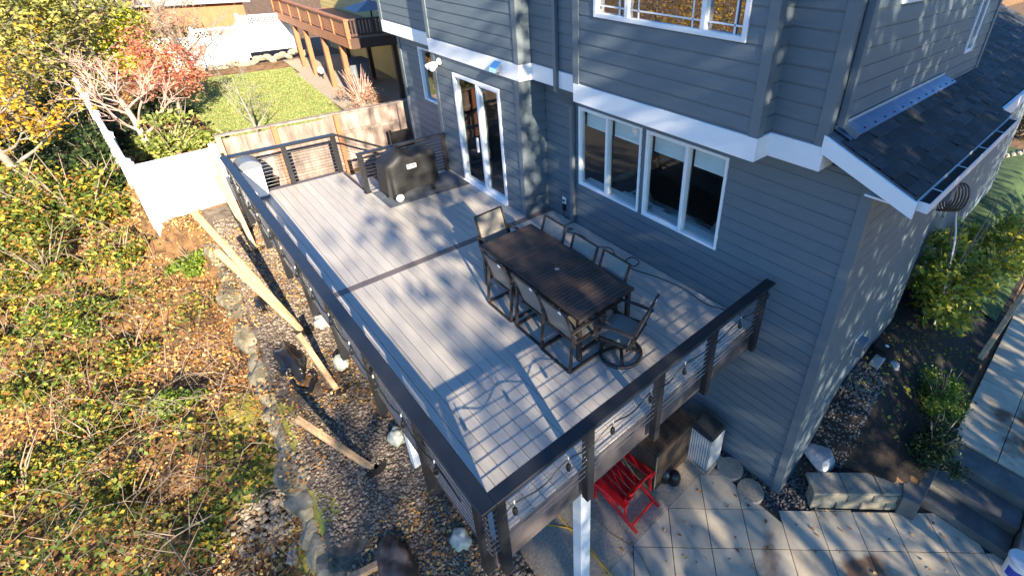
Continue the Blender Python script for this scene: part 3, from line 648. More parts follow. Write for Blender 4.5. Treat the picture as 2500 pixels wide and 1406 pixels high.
# fittings on the house wall
f=thing('security_light','white twin-dome security light fixed above the window left of the sliding door','security light',(3.97,7.72,2.5))  # a pair of lamp heads on a bracket, no camera
m=MB(); m.lathe([(.07,0),(.07,-.03),(.05,-.05)],(3.97,7.72,2.5),16,'x'); m.tube([(3.94,7.72,2.5),(3.86,7.72,2.47)],.02,8); m.build('bracket',M['white'],f)
for dy in (-.06,.07):
    m=MB(); m.tube([(3.88,7.72+dy*.4,2.47),(3.84,7.72+dy,2.45),(3.74,7.72+dy*1.4,2.40),(3.71,7.72+dy*1.5,2.385)],[.03,.05,.065,.055],12); m.build('lamp_head',M['white'],f,smooth=False)
f=thing('wall_light','small grey box floodlight mounted on the white band above the sliding door','wall light',(3.95,5.5,2.8))
m=MB(); m.add([(3.958,5.4,2.88),(3.958,5.6,2.88),(3.84,5.6,2.78),(3.84,5.4,2.78),(3.958,5.4,2.72),(3.958,5.6,2.72),(3.82,5.6,2.70),(3.82,5.4,2.70)],[(0,1,2,3),(4,7,6,5),(0,3,7,4),(1,5,6,2),(2,6,7,3),(0,4,5,1)]); m.build('housing',M['chrome'],f,bevel=.006)
m=MB(); m.tube([(3.953,5.5,2.66),(3.9,5.5,2.7)],.012,8); m.build('bracket',M['grey_pl'],f)
# sofa and cushions behind the windows
s=thing('sofa','pale blue sofa with its back to the windows, seen through the glass','sofa',(5.1,2.3,0))
for y0,y1 in ((1.15,2.2),(2.23,3.3)):
    m=MB(); m.box(4.95,5.75,y0,y1,.15,.46); m.build('seat_cushion',M['sofa'],s,bevel=.05,seg=2)
    m=MB(); m.box(4.80,5.0,y0,y1,.35,.88); m.build('back_cushion',M['sofa'],s,bevel=.07,seg=3)
m=MB(); m.box(4.82,5.75,.95,1.13,.1,.65); m.box(4.82,5.75,3.33,3.5,.1,.65); m.build('arm',M['sofa'],s,bevel=.05,seg=2)
def pillow(loc,rz,tilt,label,mt='cush',sz=.25):
    m=MB(); V=[];n=12; Fc=[]
    for sgn in (1,-1):
        for i in range(n+1):
            for j in range(n+1):
                u=2*i/n-1;v=2*j/n-1; h=.09*(1-u**4)**.6*(1-v**4)**.6
                V.append((u*sz*(1-.06*(1-v*v)),v*sz*(1-.06*(1-u*u)),sgn*h))
    for q in (0,(n+1)**2):
        for i in range(n):
            for j in range(n): a=q+i*(n+1)+j; Fc.append((a,a+1,a+n+2,a+n+1))
    m.add(V,Fc); o=m.build('pillow',M[mt],smooth=True); o.location=loc; o.rotation_euler=(tilt,0,rz); tag(o,label,'pillow','pillows on the sofa'); return o
pillow((5.25,1.35,.62),.3,.6,'pale patterned pillow lying by the near end of the sofa'); pillow((5.3,1.9,.62),1.2,.5,'pale pillow in the middle of the sofa seat')
pillow((5.3,3.05,.72),.8,1.1,'large white pillow slumped at the far end of the sofa','white',.33)
# ------------------------------------------------------------------ patio, slabs, planter, steps on the right
def clip(poly,a,b,c):      # keep a*x+b*y<=c
    out=[]
    for i in range(len(poly)):
        p=poly[i];q=poly[(i+1)%len(poly)]; dp=a*p[0]+b*p[1]-c; dq=a*q[0]+b*q[1]-c
        if dp<=0: out.append(p)
        if (dp<0)!=(dq<0) and dp!=dq: t=dp/(dp-dq); out.append((p[0]+(q[0]-p[0])*t,p[1]+(q[1]-p[1])*t))
    return out
m=MB(); S=.572; e1=(.717,-.697); e2=(.697,.717); o0=(3.89,-.53); g=.006
for i in range(-12,12):
    for j in range(-14,6):
        c=(o0[0]+e1[0]*S*(i+.5)+e2[0]*S*(j+.5),o0[1]+e1[1]*S*(i+.5)+e2[1]*S*(j+.5)); h=S/2-g
        p=[(c[0]+e1[0]*h*a+e2[0]*h*b_,c[1]+e1[1]*h*a+e2[1]*h*b_) for a,b_ in ((-1,-1),(1,-1),(1,1),(-1,1))]
        p=clip(p,0,1,.27); p=clip(p,1,1,3.42) if p and c[1]<-.95 else p
        p=clip(p,1,0,6.03) if p else p; p=clip(p,-1,0,-1.25) if p else p
        if p and c[1]>-.95: p=clip(p,1,0,4.16)
        if len(p)>=3 and abs(sum(p[k][0]*p[(k+1)%len(p)][1]-p[(k+1)%len(p)][0]*p[k][1] for k in range(len(p))))>.01:
            dz=.004*rng.random(); m.prism(p,-2.95,-2.9+dz)
M['paver']=mat('paver_concrete',(.43,.375,.28),.8,.2,2.4,bump=.15,bscale=60,island=.12)
t_=M['paver'].node_tree; b_=t_.nodes['Principled BSDF']; src=b_.inputs['Base Color'].links[0].from_socket
n1=t_.nodes.new('ShaderNodeTexNoise'); n1.inputs['Scale'].default_value=.75; n1.inputs['Detail'].default_value=7; r1=t_.nodes.new('ShaderNodeValToRGB'); r1.color_ramp.elements[0].position=.6; r1.color_ramp.elements[1].position=.66
tc1=t_.nodes.new('ShaderNodeTexCoord'); t_.links.new(tc1.outputs['Object'],n1.inputs['Vector']); t_.links.new(n1.outputs[0],r1.inputs[0])
x1=t_.nodes.new('ShaderNodeMix'); x1.data_type='RGBA'; x1.inputs[7].default_value=(.15,.085,.045,1); t_.links.new(r1.outputs[0],x1.inputs[0]); t_.links.new(src,x1.inputs[6]); t_.links.new(x1.outputs[2],b_.inputs['Base Color'])
tag(m.build('patio_slabs',M['paver'],bevel=.006),kind='structure')
m=MB(); m.box(.6,6.3,-5,.29,-3.0,-2.935); tag(m.build('patio_base',M['joint']),kind='structure')
m=MB(); m.prism([(1.0,3.2),(1.0,-.9),(1.24,-.9),(1.24,.278),(4.1,.278),(4.1,.6),(4.15,3.2)][::-1],-2.96,-2.897); tag(m.build('concrete_slab',M['slab'],bevel=.004),kind='structure')
pt=thing('stone_planter','low stone planter wall with flat caps holding the dark mulch bed','planter',(5.4,-1.7,-2.9))
n_=(.707,.707)
def strip(m,a,b,w,z0,z1):
    d=Vector((b[0]-a[0],b[1]-a[1])).normalized(); n=Vector((-d.y,d.x)); 
    m.prism([(a[0],a[1]),(b[0],b[1]),(b[0]+n.x*w,b[1]+n.y*w),(a[0]+n.x*w,a[1]+n.y*w)],z0,z1)
P0,P1=(4.70,-1.24),(5.80,-2.33); m=MB()
for r_ in range(2):
    for k in range(4):
        a=k/4+(.1*r_ if k else 0); b_=(k+1)/4+(.1*r_ if k<3 else 0); L=lambda t:(P0[0]+(P1[0]-P0[0])*t,P0[1]+(P1[1]-P0[1])*t)
        strip(m,L(a+.004),L(b_-.004),.22,-2.92+.17*r_,-2.755+.17*r_)
m.build('wall_block',M['planter'],pt,bevel=.012)
m=MB()
for k in range(3):
    L=lambda t:(P0[0]-.03+(P1[0]-P0[0]+.06)*t,P0[1]-.0+(P1[1]-P0[1])*t); strip(m,L(k/3+.003),L((k+1)/3-.003),.36,-2.58,-2.52)
m.build('cap_stone',M['planter'],pt,bevel=.01)
m=MB(); m.prism([(5.66,-2.43),(7.3,-2.43),(7.3,-2.08),(5.95,-2.08),(5.6,-2.2)],-2.9,-2.49); m.build('side_wall',M['stepst'],pt,bevel=.01)
sp=thing('garden_steps','dark concrete garden steps climbing right from the patio','steps',(6.5,-3,-2.9))
for k in range(3):
    m=MB(); m.box(6.04+.36*k,7.2,-3.55,-2.41,-2.94+.19*k,-2.94+.19*(k+1)); m.build('step',M['stepst'],sp,bevel=.012)
m=MB(); m.box(5.9,7.6,-4.6,-3.56,-2.95,-2.45); m.build('cheek_wall',M['stepst'],sp,bevel=.012)
m=MB()
for i in range(12):
    for j in range(4):
        x0,y1=7.22+.62*i,-2.42-.62*j; m.box(x0,x0+.61,y1-.61,y1,-2.4,-2.335+.004*rng.random())
tag(m.build('upper_paving',M['paver'],bevel=.006),kind='structure')
# ------------------------------------------------------------------ stones
def rockmesh(mb,c,r,seed,sub=2,sq=(1,1,.7),rough=.35):
    bm=bmesh.new(); bmesh.ops.create_icosphere(bm,subdivisions=sub,radius=1); o=seed*3.7
    pl=[(Vector((random.gauss(0,1),random.gauss(0,1),random.gauss(0,1))).normalized(),.5+.3*random.random()) for _ in range(11)]+[(Vector((random.gauss(0,.12),random.gauss(0,.12),1)).normalized(),.6+.15*random.random())]
    vs=[]
    for v in bm.verts:
        d=v.co.normalized(); k=1+rough*nz(d,1.4,o)
        for n,h in pl:
            q=d.dot(n)*k
            if q>h: k*=h/q
        vs.append((c[0]+d.x*k*r*sq[0],c[1]+d.y*k*r*sq[1],c[2]+d.z*k*r*sq[2]))
    bm.verts.index_update(); fs=[tuple(v.index for v in f.verts) for f in bm.faces]; bm.free(); mb.add(vs,fs)
def rock(name,label,cat,c,r,seed,mt,sq=(1,1,.7),group=None,sub=3):
    m=MB(); rockmesh(m,c,r,seed,sub,sq); return tag(m.build(name,M[mt]),label,cat,group)
y=10.6; i=0; tot=26
while y>-1.2:
    r_=.12+.14*random.random()**1.5; x=float(xr(y))-.10+.07*random.uniform(-1,1); z=float(hz(xr(y)+.1,y))-.26-.07*random.random()
    rock('wall_stone','flat tan mossy boulder lined up along the edge of the gravel strip','stone',(x,y-r_*1.1,z),r_*1.3,i,'rockmoss',(random.uniform(.8,1.15),random.uniform(1.2,1.7),1.0),'edging boulders along the gravel strip'); y-=r_*1.45; i+=1
for px,py,z,r_,lb in ((2010,1120,-2.62,.36,'large pale grey boulder beside the stone planter near the house corner'),(2178,893,-1.75,.17,'small rounded grey boulder at the mulch edge beside the black box'),):
    c=atz(px,py,z); rock('boulder',lb,'boulder',tuple(c),r_,77+int(px),'boulder',(1.05,.9,.8))
rock('flat_stone','pale pointed flat stone lying below the retaining boulders at bottom','stone',tuple(atz(730,1345,-3.2)),.26,301,'rock',(.7,1.2,.3))
for px,py in ((1783,1142),(1832,1197)):
    c=atz(px,py,-2.88); m=MB(); m.lathe([(.2,-.06),(.215,-.03),(.215,.0),(.2,.015),(.0,.018)],c,28)
    lb='round aggregate stepping stone nearer the air conditioner' if px<1800 else 'round aggregate stepping stone nearer the house corner'
    tag(m.build('stepping_stone',M['slab']),lb,'stepping stone','round stepping stones by the wall')
def pebbles(name,P,size,m_):
    t=(1+5**.5)/2; bv=np.array([(-1,0,-.3),(.5,.87,-.3),(.5,-.87,-.3),(1,0,.3),(-.5,.87,.3),(-.5,-.87,.3),(0,0,.8)])
    bf=np.array([(0,5,4),(1,4,3),(2,3,5),(0,4,1),(1,3,2),(2,5,0),(4,5,6),(3,4,6),(5,3,6)])
    n=len(P); a=rng.random(n)*6.28; c,s=np.cos(a),np.sin(a); sz=np.asarray(size)[:,None]*(.6+.8*rng.random((n,3)))
    v=bv[None]*sz[:,None,:]; v=v+rng.normal(size=v.shape)*.13*np.asarray(size)[:,None,None]
    v=np.stack([v[...,0]*c[:,None]-v[...,1]*s[:,None],v[...,0]*s[:,None]+v[...,1]*c[:,None],v[...,2]],-1)+np.asarray(P)[:,None,:]
    o=fastmesh(name,v.reshape(-1,3),(bf[None]+np.arange(n)[:,None,None]*7).reshape(-1,3),m_); return tag(o,kind='stuff')
n=24000; y=rng.uniform(-.9,10.8,n); x=xr(y)+rng.uniform(.02,2.1,n); k=(vn(x,y,1.1)>-.33)&~((x>.98)&(y<3.2)&(y>-.9)); x,y=x[k],y[k]
pebbles('gravel',np.stack([x,y,hz(x,y)+.035],1),rng.uniform(.012,.03,len(x)),M['pebble'])
n=5000; x=rng.uniform(4.2,6.9,n); y=rng.uniform(-1.35,.5,n); w_=.62*(1-.1*(x-4.6)); k=(((x>4.57)&(y<-.79)&(y>-.8-w_)&(x+y>3.3))|((x<4.54)&(y>-1.0)&(x>4.18)&(x+y>3.4)))
x,y=x[k],y[k]; pebbles('dark_gravel',np.stack([x,y,np.maximum(hz(x,y)+.012,-2.92)],1),rng.uniform(.012,.03,len(x)),M['pebdark'])
n=420; a=rng.normal(size=(n,2))*.3; c=atz(680,1270,-3.3); zc=hz(c[0]+a[:,0],c[1]+a[:,1]*.9)+.12*np.exp(-(a**2).sum(1)/.08)
pebbles('stone_pile',np.stack([c[0]+a[:,0],c[1]+a[:,1]*.9,zc+.02],1),rng.uniform(.025,.055,n),M['pilestone'])
# ------------------------------------------------------------------ things beside and under the deck
ac=thing('air_conditioner','white slatted outdoor air conditioner unit with dark top beside the house wall','air conditioner',(4.25,.5,-2.9))
q=[atz(1680,1095,-2.85)[:2],atz(1718,1130,-2.85)[:2],atz(1760,1093,-2.85)[:2]]
ax0,ax1,ay0,ay1=3.98,4.36,.22,.62
m=MB(); m.box(ax0-.04,ax1+.04,ay0-.04,ay1+.04,-2.9,-2.85); m.build('plinth',M['slab'],ac)
m=MB(); m.box(ax0+.01,ax1-.01,ay0+.01,ay1-.01,-2.85,-2.14)
m.build('coil',M['acdark'],ac)
m=MB()
for k in range(9):
    u=k/9; a=ax0+(ax1-ax0)*u; b_=ay0+(ay1-ay0)*u; dx=(ax1-ax0)/9-.012
    m.box(a,a+dx,ay0,ay0+.012,-2.85,-2.14); m.box(ax0,ax0+.012,b_+.001,b_+dx,-2.85,-2.14); m.box(ax1-.012,ax1,b_,b_+dx,-2.85,-2.14)
o=m.build('louvre_panel',M['acwhite'],ac)
m=MB(); m.box(ax0-.012,ax1+.012,ay0-.012,ay1+.012,-2.14,-2.07); m.build('top_cap',M['acdark'],ac,bevel=.02,seg=2)
m=MB()
for k in range(9): m.box(ax0+.02+.04*k,ax0+.032+.04*k,ay0+.02,ay1-.02,-2.066,-2.058)
m.build('fan_guard',M['acdark'],ac); ac.children[-1]['kind']='stuff'
bc=thing('wooden_cabinet','old dark brown slatted wooden cabinet standing under the deck edge','cabinet',(3.6,.9,-2.9))
m=MB()
for k in range(9): m.box(3.12+.105*k,3.22+.105*k,.62,.98,-2.06,-2.03)
m.build('top',M['brownwood'],bc,bevel=.004)
m=MB(); m.box(3.1,4.08,.60,.618,-2.9,-2.04); m.box(3.1,3.12,.62,1.0,-2.9,-2.07); m.box(4.06,4.08,.62,1.0,-2.9,-2.07); m.build('panel',M['brownwood'],bc,bevel=.004)
m=MB(); m.box(3.085,3.1,.585,.6,-2.9,-2.02); m.build('corner_post',M['planter'],bc)
def blob(name,label,cat,c,r,sq,mt,seed,amp=.5,group=None,fold=6):
    bm=bmesh.new(); bmesh.ops.create_icosphere(bm,subdivisions=4,radius=1); m=MB(); vs=[]
    for v in bm.verts:
        d=v.co.normalized(); k=1+amp*nz(d,1.6,seed)+.22*amp*abs(nz(d,fold,seed+9))*2-.1*amp*abs(nz(d,fold*2,seed))
        vs.append((c[0]+d.x*k*r*sq[0],c[1]+d.y*k*r*sq[1],c[2]+max(d.z*k,-.35)*r*sq[2]))
    bm.verts.index_update(); m.add(vs,[tuple(v.index for v in f.verts) for f in bm.faces]); bm.free()
    return tag(m.build(name,M[mt],smooth=True),label,cat,group)
def gat(px,py,z0=-2):        # point where the line of sight meets the terrain
    d=ray(px,py); t=1.5
    while t<60:
        p=O+d*t
        if p[2]<hz(p[0],p[1]): break
        t+=.02
    return p
c=gat(700,885); blob('plastic_tarp','crumpled shiny black plastic sheet thrown over the edging boulders','plastic sheet',(c[0]+.05,c[1],c[2]+.03),.36,(.5,1.35,.34),'blackpl',3,.55,fold=9)
c=gat(640,742); blob('plastic_scrap','small scrap of dark plastic lying on the far edging boulders','plastic scrap',(c[0],c[1],c[2]+.03),.16,(.8,1.4,.5),'blackpl',5,.9)
c=gat(745,935); m=MB(); m.add([],[]); pr_=[]
for k in range(28):
    a=2*math.pi*k/28; rr=.2+.03*math.sin(3*a+1); pr_.append((c[0]+.8*rr*math.cos(a),c[1]+1.25*rr*math.sin(a),c[2]+.05+.02*math.sin(5*a)))
m.tube(pr_+[pr_[0]],.045,8); tag(m.build('planter_ring',M['blackpl'],smooth=True),'black plastic pot rim sunk in the gravel, filled with soil','plant pot')
m=MB(); m.lathe([(.17,c[2]+.03),(.08,c[2]+.07),(.0,c[2]+.075)],(c[0],c[1],0),16); tag(m.build('potting_soil',M['soil']),kind='stuff')
for i,(px,py) in enumerate(((835,893),(972,1073),(1128,1325),(787,795))):
    c=gat(px,py); blob('bag','white and green plastic bag slumped against the deck foot','bag',(c[0],c[1],c[2]+.08),.13,(.9,1.2,1.1),'bag',20+i*3,.35,'concrete bags along the deck foot')
c=gat(965,1378); blob('paper_sack','torn dark brown paper sack crumpled on the gravel near the deck corner','sack',(c[0],c[1],c[2]+.06),.27,(.8,1.15,.8),'brownbag',41,.5,fold=8)
# fence posts leaning in their holes
def post(px0,py0,px1,py1,L,label,w_=.078):
    b=gat(px0,py0); d=ray(px1,py1); best=None
    for k in range(200):
        t=1.5+.06*k; p=O+d*t; e=abs(np.linalg.norm(p-b)-L)
        if p[2]>b[2] and (best is None or e<best[0]-1e-4): best=(e,p)
    p=best[1]; t=thing('fence_post',label,'post',tuple(b),0,'new timber posts loose in their holes'); m=MB(); b2=b-(p-b)/np.linalg.norm(p-b)*.25
    m.beam(b2,p,w_); m.build('timber',M['lumber'],t,bevel=.006)
    m=MB(); m.lathe([(.17,.012),(.12,.016),(.05,.012)],(b[0]+.02,b[1],float(hz(b[0],b[1]))+.03),16); m.build('hole_rim',M['mulch'],t)
post(625,612,512,366,2.0,'new timber post standing upright at the far end by the white fence panel')
post(600,560,530,432,1.3,'short timber offcut leaning behind the farthest upright post',.12)
post(735,805,470,515,2.3,'long timber post leaning left, its top near the white fence foot')
post(742,812,528,612,1.9,'timber post leaning left just in front of the longest one')
post(825,955,728,815,1.15,'timber post tilted over the black pot rim in the gravel')
post(914,1146,722,1020,1.35,'timber post leaning out over the edging boulders beside an open hole')
c=gat(880,1402); t=thing('fence_post','timber post lying at the very bottom edge of the gravel','post',tuple(c),0,'new timber posts loose in their holes'); m=MB(); m.beam((c[0]-.35,c[1]-.06,c[2]+.25),(c[0]+.35,c[1]-.12,c[2]+.08),.088); m.build('timber',M['lumber'],t,bevel=.006)
# right-hand leaning post
b=atz(2392,876,-2.1); p=atz(2510,700,-1.0); t=thing('cedar_post','orange brown timber post standing at the right by the shrubs','post',tuple(b)); m=MB(); m.beam(b,p+(p-b)*.4,.09); m.build('timber',M['lumber'],t,bevel=.006)
# red garden chair
rc=thing('garden_chair','bright red slatted garden chair with broad arms, standing on the patio below the deck','chair',(2.7,.75,-2.9),0)
def chairR():
    # local: faces +y, seat z=.36
    for k in range(5):
        m=MB(); x=-.24+.12*k; m.beam((x,.28,.36),(x,-.2,.27),.108,.02,up=(0,0,1)); parts.append(('seat_slat',m))
    for k in range(6):
        m=MB(); x=-.25+.1*k; m.beam((x,-.18,.25),(x*1.12,-.46,.90-.02*abs(k-2.5)**2),.088,.018,up=(0,1,0)); parts.append(('back_slat',m))
    m=MB(); m.box(-.33,.33,-.38,-.345,.60,.67); parts.append(('back_rail',m))
    for s in (-1,1):
        m=MB(); m.beam((s*.34,.34,.55),(s*.34,-.42,.57),.13,.024,up=(0,0,1)); parts.append(('armrest',m))
        m=MB(); m.beam((s*.31,.30,0),(s*.31,.28,.54),.035,.09,up=(0,1,0)); parts.append(('leg',m))
        m=MB(); m.beam((s*.29,.32,.33),(s*.29,-.62,.02),.03,.085); parts.append(('leg',m))
        m=MB(); m.beam((s*.34,-.36,.56),(s*.31,-.40,.2),.03,.05); parts.append(('arm_support',m))
    m=MB(); m.box(-.275,.275,-.52,-.49,.03,.1); parts.append(('stretcher',m))
parts=[]; rc.location=(0,0,0); base[rc]=Vector((0,0,0)); chairR()
for n_,m in parts: m.build(n_,M['red'],rc,bevel=.008)
rc.location=(2.66,.93,-2.893); rc.rotation_euler=(0,0,R(4)); rc.scale=(.93,.93,.93)
# black lidded pot-like fire tools beside the chair
fp=thing('garden_tool','shiny black rounded garden gear with a metal handle beside the red chair','garden gear',(3.42,.62,-2.9))
for (dx,dy,r_) in ((0,0,.12),(.06,-.14,.1),(-.1,.12,.12)):
    m=MB(); m.lathe([(.02,-2.89),(r_,-2.86),(r_*1.05,-2.76),(r_*.8,-2.68),(.03,-2.64)],(3.4+dx,.62+dy,0),18); m.build('drum',M['blackpl'],fp,smooth=True)
m=MB(); m.tube(path([(3.4,.62,-2.64),(3.44,.68,-2.45),(3.48,.76,-2.3)]),.013,6); m.build('handle',M['chrome'],fp)
# yellow extension cord on the patio
yc=[(1300,1275),(1370,1285),(1400,1295),(1440,1335),(1462,1370),(1482,1410)]; c=thing('yellow_cord','yellow power cord lying across the concrete behind the white deck post','cord',(1.7,.8,-2.9))
m=MB(); m.tube(path([tuple(atz(x,y,-2.885)) for x,y in yc]),.009,6); m.tube(path([tuple(atz(x,y,-2.885)) for x,y in [(1340,1225),(1390,1290),(1500,1410)]]),.009,6); m.build('cord',M['yellow'],c)
m=MB(); m.tube(path([tuple(atz(x,y,-2.885)) for x,y in [(1445,1255),(1490,1300),(1555,1345),(1590,1406)]]),.006,6); tag(m.build('garden_wire',M['twig']),'thin brown wire curving over the concrete past the red chair','wire')
bk=thing('bucket','white plastic bucket with a lid and a blue label at the right edge','bucket',(0,0,0)); c=atz(2497,1368,-2.1)
m=MB(); m.lathe([(.12,-.34),(.142,-.02)],c,28); m.build('body',M['vinyl'],bk)
m=MB(); m.lathe([(.150,-.03),(.152,.0),(.14,.012),(.0,.012)],c,28); m.build('lid',M['acwhite'],bk)
m=MB(); v=[]
for i in range(9):
    a=math.pi*(.75+.09*i); 
    for z in (-.27,-.1): r_=.12+.022*(z+.34)/.32+.003; v.append((c[0]+r_*math.cos(a),c[1]+r_*math.sin(a),c[2]+z))
m.add(v,[(2*i,2*i+2,2*i+3,2*i+1) for i in range(8)]); m.build('label_sheet',M['blue'],bk)
# wall vent, black box, utility boxes and hose on the side wall
v_=thing('wall_vent','grey boxy wall vent hood on the side wall above the black box','vent',(6.4,YN,-1))
m=MB(); c=aty(2103,845,YN-.1); x,z=c[0],c[2]; m.box(x-.16,x+.16,YN-.03,YN-.021,z-.17,z+.17); m.build('flange',M['acwhite'],v_)
m=MB(); m.box(x-.12,x+.12,YN-.16,YN-.03,z+.04,z+.12); m.box(x-.12,x-.08,YN-.16,YN-.03,z-.14,z+.04); m.box(x+.08,x+.12,YN-.16,YN-.03,z-.14,z+.04); m.build('hood',M['grey_pl'],v_,bevel=.006)
c=gat(2153,862); m=MB(); m.box(c[0]-.16,c[0]+.16,c[1]-.1,c[1]+.14,c[2]-.05,c[2]+.16); bb=m.build('utility_box',M['blackpl'],bevel=.02,seg=2); tag(bb,'black lidded garden utility box at the foot of the side wall','utility box')
m=MB(); m.box(c[0]+.02,c[0]+.08,c[1]-.06,c[1],c[2]+.16,c[2]+.164); m.build('sticker',M['white'],bb)
c=gat(2140,885); m=MB(); m.box(c[0]-.18,c[0]+.16,c[1]-.08,c[1]+.08,c[2]-.05,c[2]+.07); tag(m.build('paver_block',M['conc'],bevel=.012),'loose pale concrete block in front of the black box','block')
ub=thing('electric_meter','grey electric meter box with cables high on the far side wall','meter box',(8.2,-.9,1.2))
m=MB(); m.box(8.05,8.38,-.97,-.8,1.2,1.75); m.build('housing',M['grey_pl'],ub,bevel=.01)
m=MB(); m.box(8.1,8.2,-.975,-.9701,1.4,1.6); m.build('dial',M['acdark'],ub)
hs=thing('garden_hose','coils of brown garden hose hung at the far end of the side wall','hose',(8.9,-1,-.6))
m=MB()
for k in range(6):
    pts=[(9.08-.04*k,-.95+.04*k+.13*math.cos(a),.95+.27*math.sin(a)) for a in np.linspace(0,6.28,22)]; m.tube(pts,.016,6)
m.build('coil',M['brownbag'],hs)
m=MB(); m.tube(path([(9.1,-.9,1.2),(9.15,-1.0,.6),(9.2,-1.15,0),(9.1,-1.35,-1.3),(8.8,-1.4,-1.5)]),.016,6); m.build('tail',M['vinyl'],hs)
# ------------------------------------------------------------------ trees and shrubs
def grow(seed,base_,H_,r0,lean=(0,0),nl=9,spread=.45,up=.6,first=.3,sub=4,sub2=0,wob=.06,trunk_top=1.):
    rd=random.Random(seed); limbs=[];tips=[]
    b=Vector(base_); P=[]
    for i in range(9):
        q=i/8; P.append(b+Vector((lean[0]*q*H_+wob*H_*.3*math.sin(q*5+seed),lean[1]*q*H_+wob*H_*.3*math.cos(q*4+seed*2),q*H_*trunk_top)))
    limbs.append((P,[r0*(1-.85*i/8) for i in range(9)]))
    def branch(p,d,L,r,lev):
        pts=[p]; d=d.normalized(); n=5
        for i in range(n):
            d=(d+Vector((rd.gauss(0,.16),rd.gauss(0,.16),rd.gauss(.05,.12)))).normalized(); pts.append(pts[-1]+d*L/n)
        limbs.append((pts,[r*(1-.8*i/n) for i in range(n+1)]))
        if lev>0:
            for _ in range(sub if lev==1 or not sub2 else sub2):
                k=rd.randint(1,n); a=Vector((rd.gauss(0,1),rd.gauss(0,1),rd.gauss(.3,.7))).normalized(); branch(pts[k],(d+a*.9),L*rd.uniform(.4,.65),r*.5,lev-1)
        else: tips.extend(pts[2:])
    for i in range(nl):
        q=first+(1-first)*(i+.3)/nl; k=min(int(q*8),7); p=P[k].lerp(P[k+1],q*8-k); a=i*2.4+rd.random()
        branch(p,Vector((math.cos(a),math.sin(a),up)),H_*spread*(1.15-.65*q)*rd.uniform(.8,1.2),r0*(1-.8*q)*.6,2 if sub2 else 1)
    return limbs,tips
def tree(name,label,loc,H_,r0,bark,leaf,nleaf,ls,seed,cat='tree',group=None,jit=.22,flat=.3,**kw):
    loc=tuple(float(v) for v in loc); t=thing(name,label,cat,loc,0,group); limbs,tips=grow(seed,loc,H_,r0,**kw)
    m=MB(); m.tube(*limbs[0],8); m.build('trunk',M[bark],t,smooth=True)
    m=MB()
    for p,r in limbs[1:]: m.tube(p,[max(x,.004) for x in r],4,cap=False)
    m.build('branches',M[bark],t,smooth=True)
    if nleaf and leaf:
        T=np.array([tuple(p) for p in tips]); i=rng.integers(0,len(T),nleaf); P=T[i]+rng.normal(size=(nleaf,3))*jit*H_*.12
        leaves('crown',P,ls*rng.uniform(.6,1.3,nleaf),LM[leaf],t,flat=flat)
    return t
def bush(name,label,loc,rx,ry,rz_,leaf,n,ls,seed,cat='shrub',group=None,bark='twig',stems=14,lump=.5):
    loc=tuple(float(v) for v in loc); t=thing(name,label,cat,loc,0,group); rd=random.Random(seed)
    m=MB()
    for k in range(stems):
        a=rd.random()*6.28; q=rd.uniform(.3,.85); e=Vector(loc)+Vector((rx*q*math.cos(a),ry*q*math.sin(a),rz_*rd.uniform(.8,1.7)))
        mid=Vector(loc).lerp(e,.5)+Vector((rd.gauss(0,.05*rx),rd.gauss(0,.05*ry),.08*rz_)); m.tube([loc,mid,e],[.012+.01*rx,.009+.005*rx,.004],5,cap=False)
    m.build('stems',M[bark],t,smooth=True)
    nc=max(8,int(n/120)); D=rng.normal(size=(nc,3)); D/=np.linalg.norm(D,axis=1,keepdims=True); D*=rng.uniform(.35,.95,(nc,1)); D[:,2]=np.abs(D[:,2])*1.9-.25
    i=rng.integers(0,nc,n); P=D[i]+rng.normal(size=(n,3))*.16*lump*2; P=P*np.array([rx,ry,rz_*.62])+np.array(loc)+np.array([0,0,rz_*.35]); P[:,2]=np.maximum(P[:,2],loc[2]+.03)
    leaves('foliage',P,ls*rng.uniform(.6,1.3,n),LM[leaf],t,flat=.25); return t
def gnd(x,y): return (x,y,float(hz(x,y))-.05)
def yard(px,py):
    p=gat(px,py); return gnd(p[0],p[1])
# yard beyond the fences
tree('lichen_tree','pinkish bare lichen-covered tree leaning over the white fence, few leaves left',yard(392,392),2.55,.10,'pinkbark',None,0,.1,11,lean=(-.16,.05),nl=13,spread=.5,up=.75,first=.28,sub=6,sub2=4)
tree('maple_tree','red-leaved maple with several trunks at the left edge of the lawn',yard(452,318),2.15,.08,'palebark','red',4200,.085,12,lean=(.05,-.02),nl=12,spread=.55,up=.5,first=.35,sub=5,sub2=3,jit=.5)
tree('bare_tree','small bare twin-stemmed tree in the lawn right behind the wooden fence',yard(632,340),1.9,.05,'palebark',None,0,.1,13,lean=(-.06,0),nl=9,spread=.5,up=.9,first=.15,sub=5,sub2=3)
tree('bare_tree','tall pale leafless tree rising before the far white fence',yard(470,190),3.4,.10,'palebark',None,0,.1,14,lean=(-.12,.05),nl=13,spread=.45,up=.9,first=.2,sub=5,sub2=4)
tree('bare_tree','thin dark-stemmed leafless tree between the maple and the far white fence',yard(505,235),2.9,.06,'bark','tan',900,.07,15,lean=(-.03,.05),nl=11,spread=.4,up=.9,first=.3,sub=5,sub2=3)
bush('rhododendron','broad green rhododendron bush against the inside of the white fence corner',yard(430,385),1.0,.7,.9,'rhodo',2600,.13,3)
bush('lime_shrub','bright lime yellow rounded shrub behind the red maple',yard(352,190),1.1,1.1,1.9,'lime',4200,.14,4)
bush('evergreen_shrub','dark green low shrub under the red maple at the lawn edge',yard(405,290),.9,.7,.7,'dgreen',1800,.12,5)
bush('dried_hydrangea','pinkish dried flowering bush by the neighbor deck posts at the wooden fence',yard(885,262),.75,.6,.9,'tan',1900,.07,6,bark='pinkbark',stems=40)
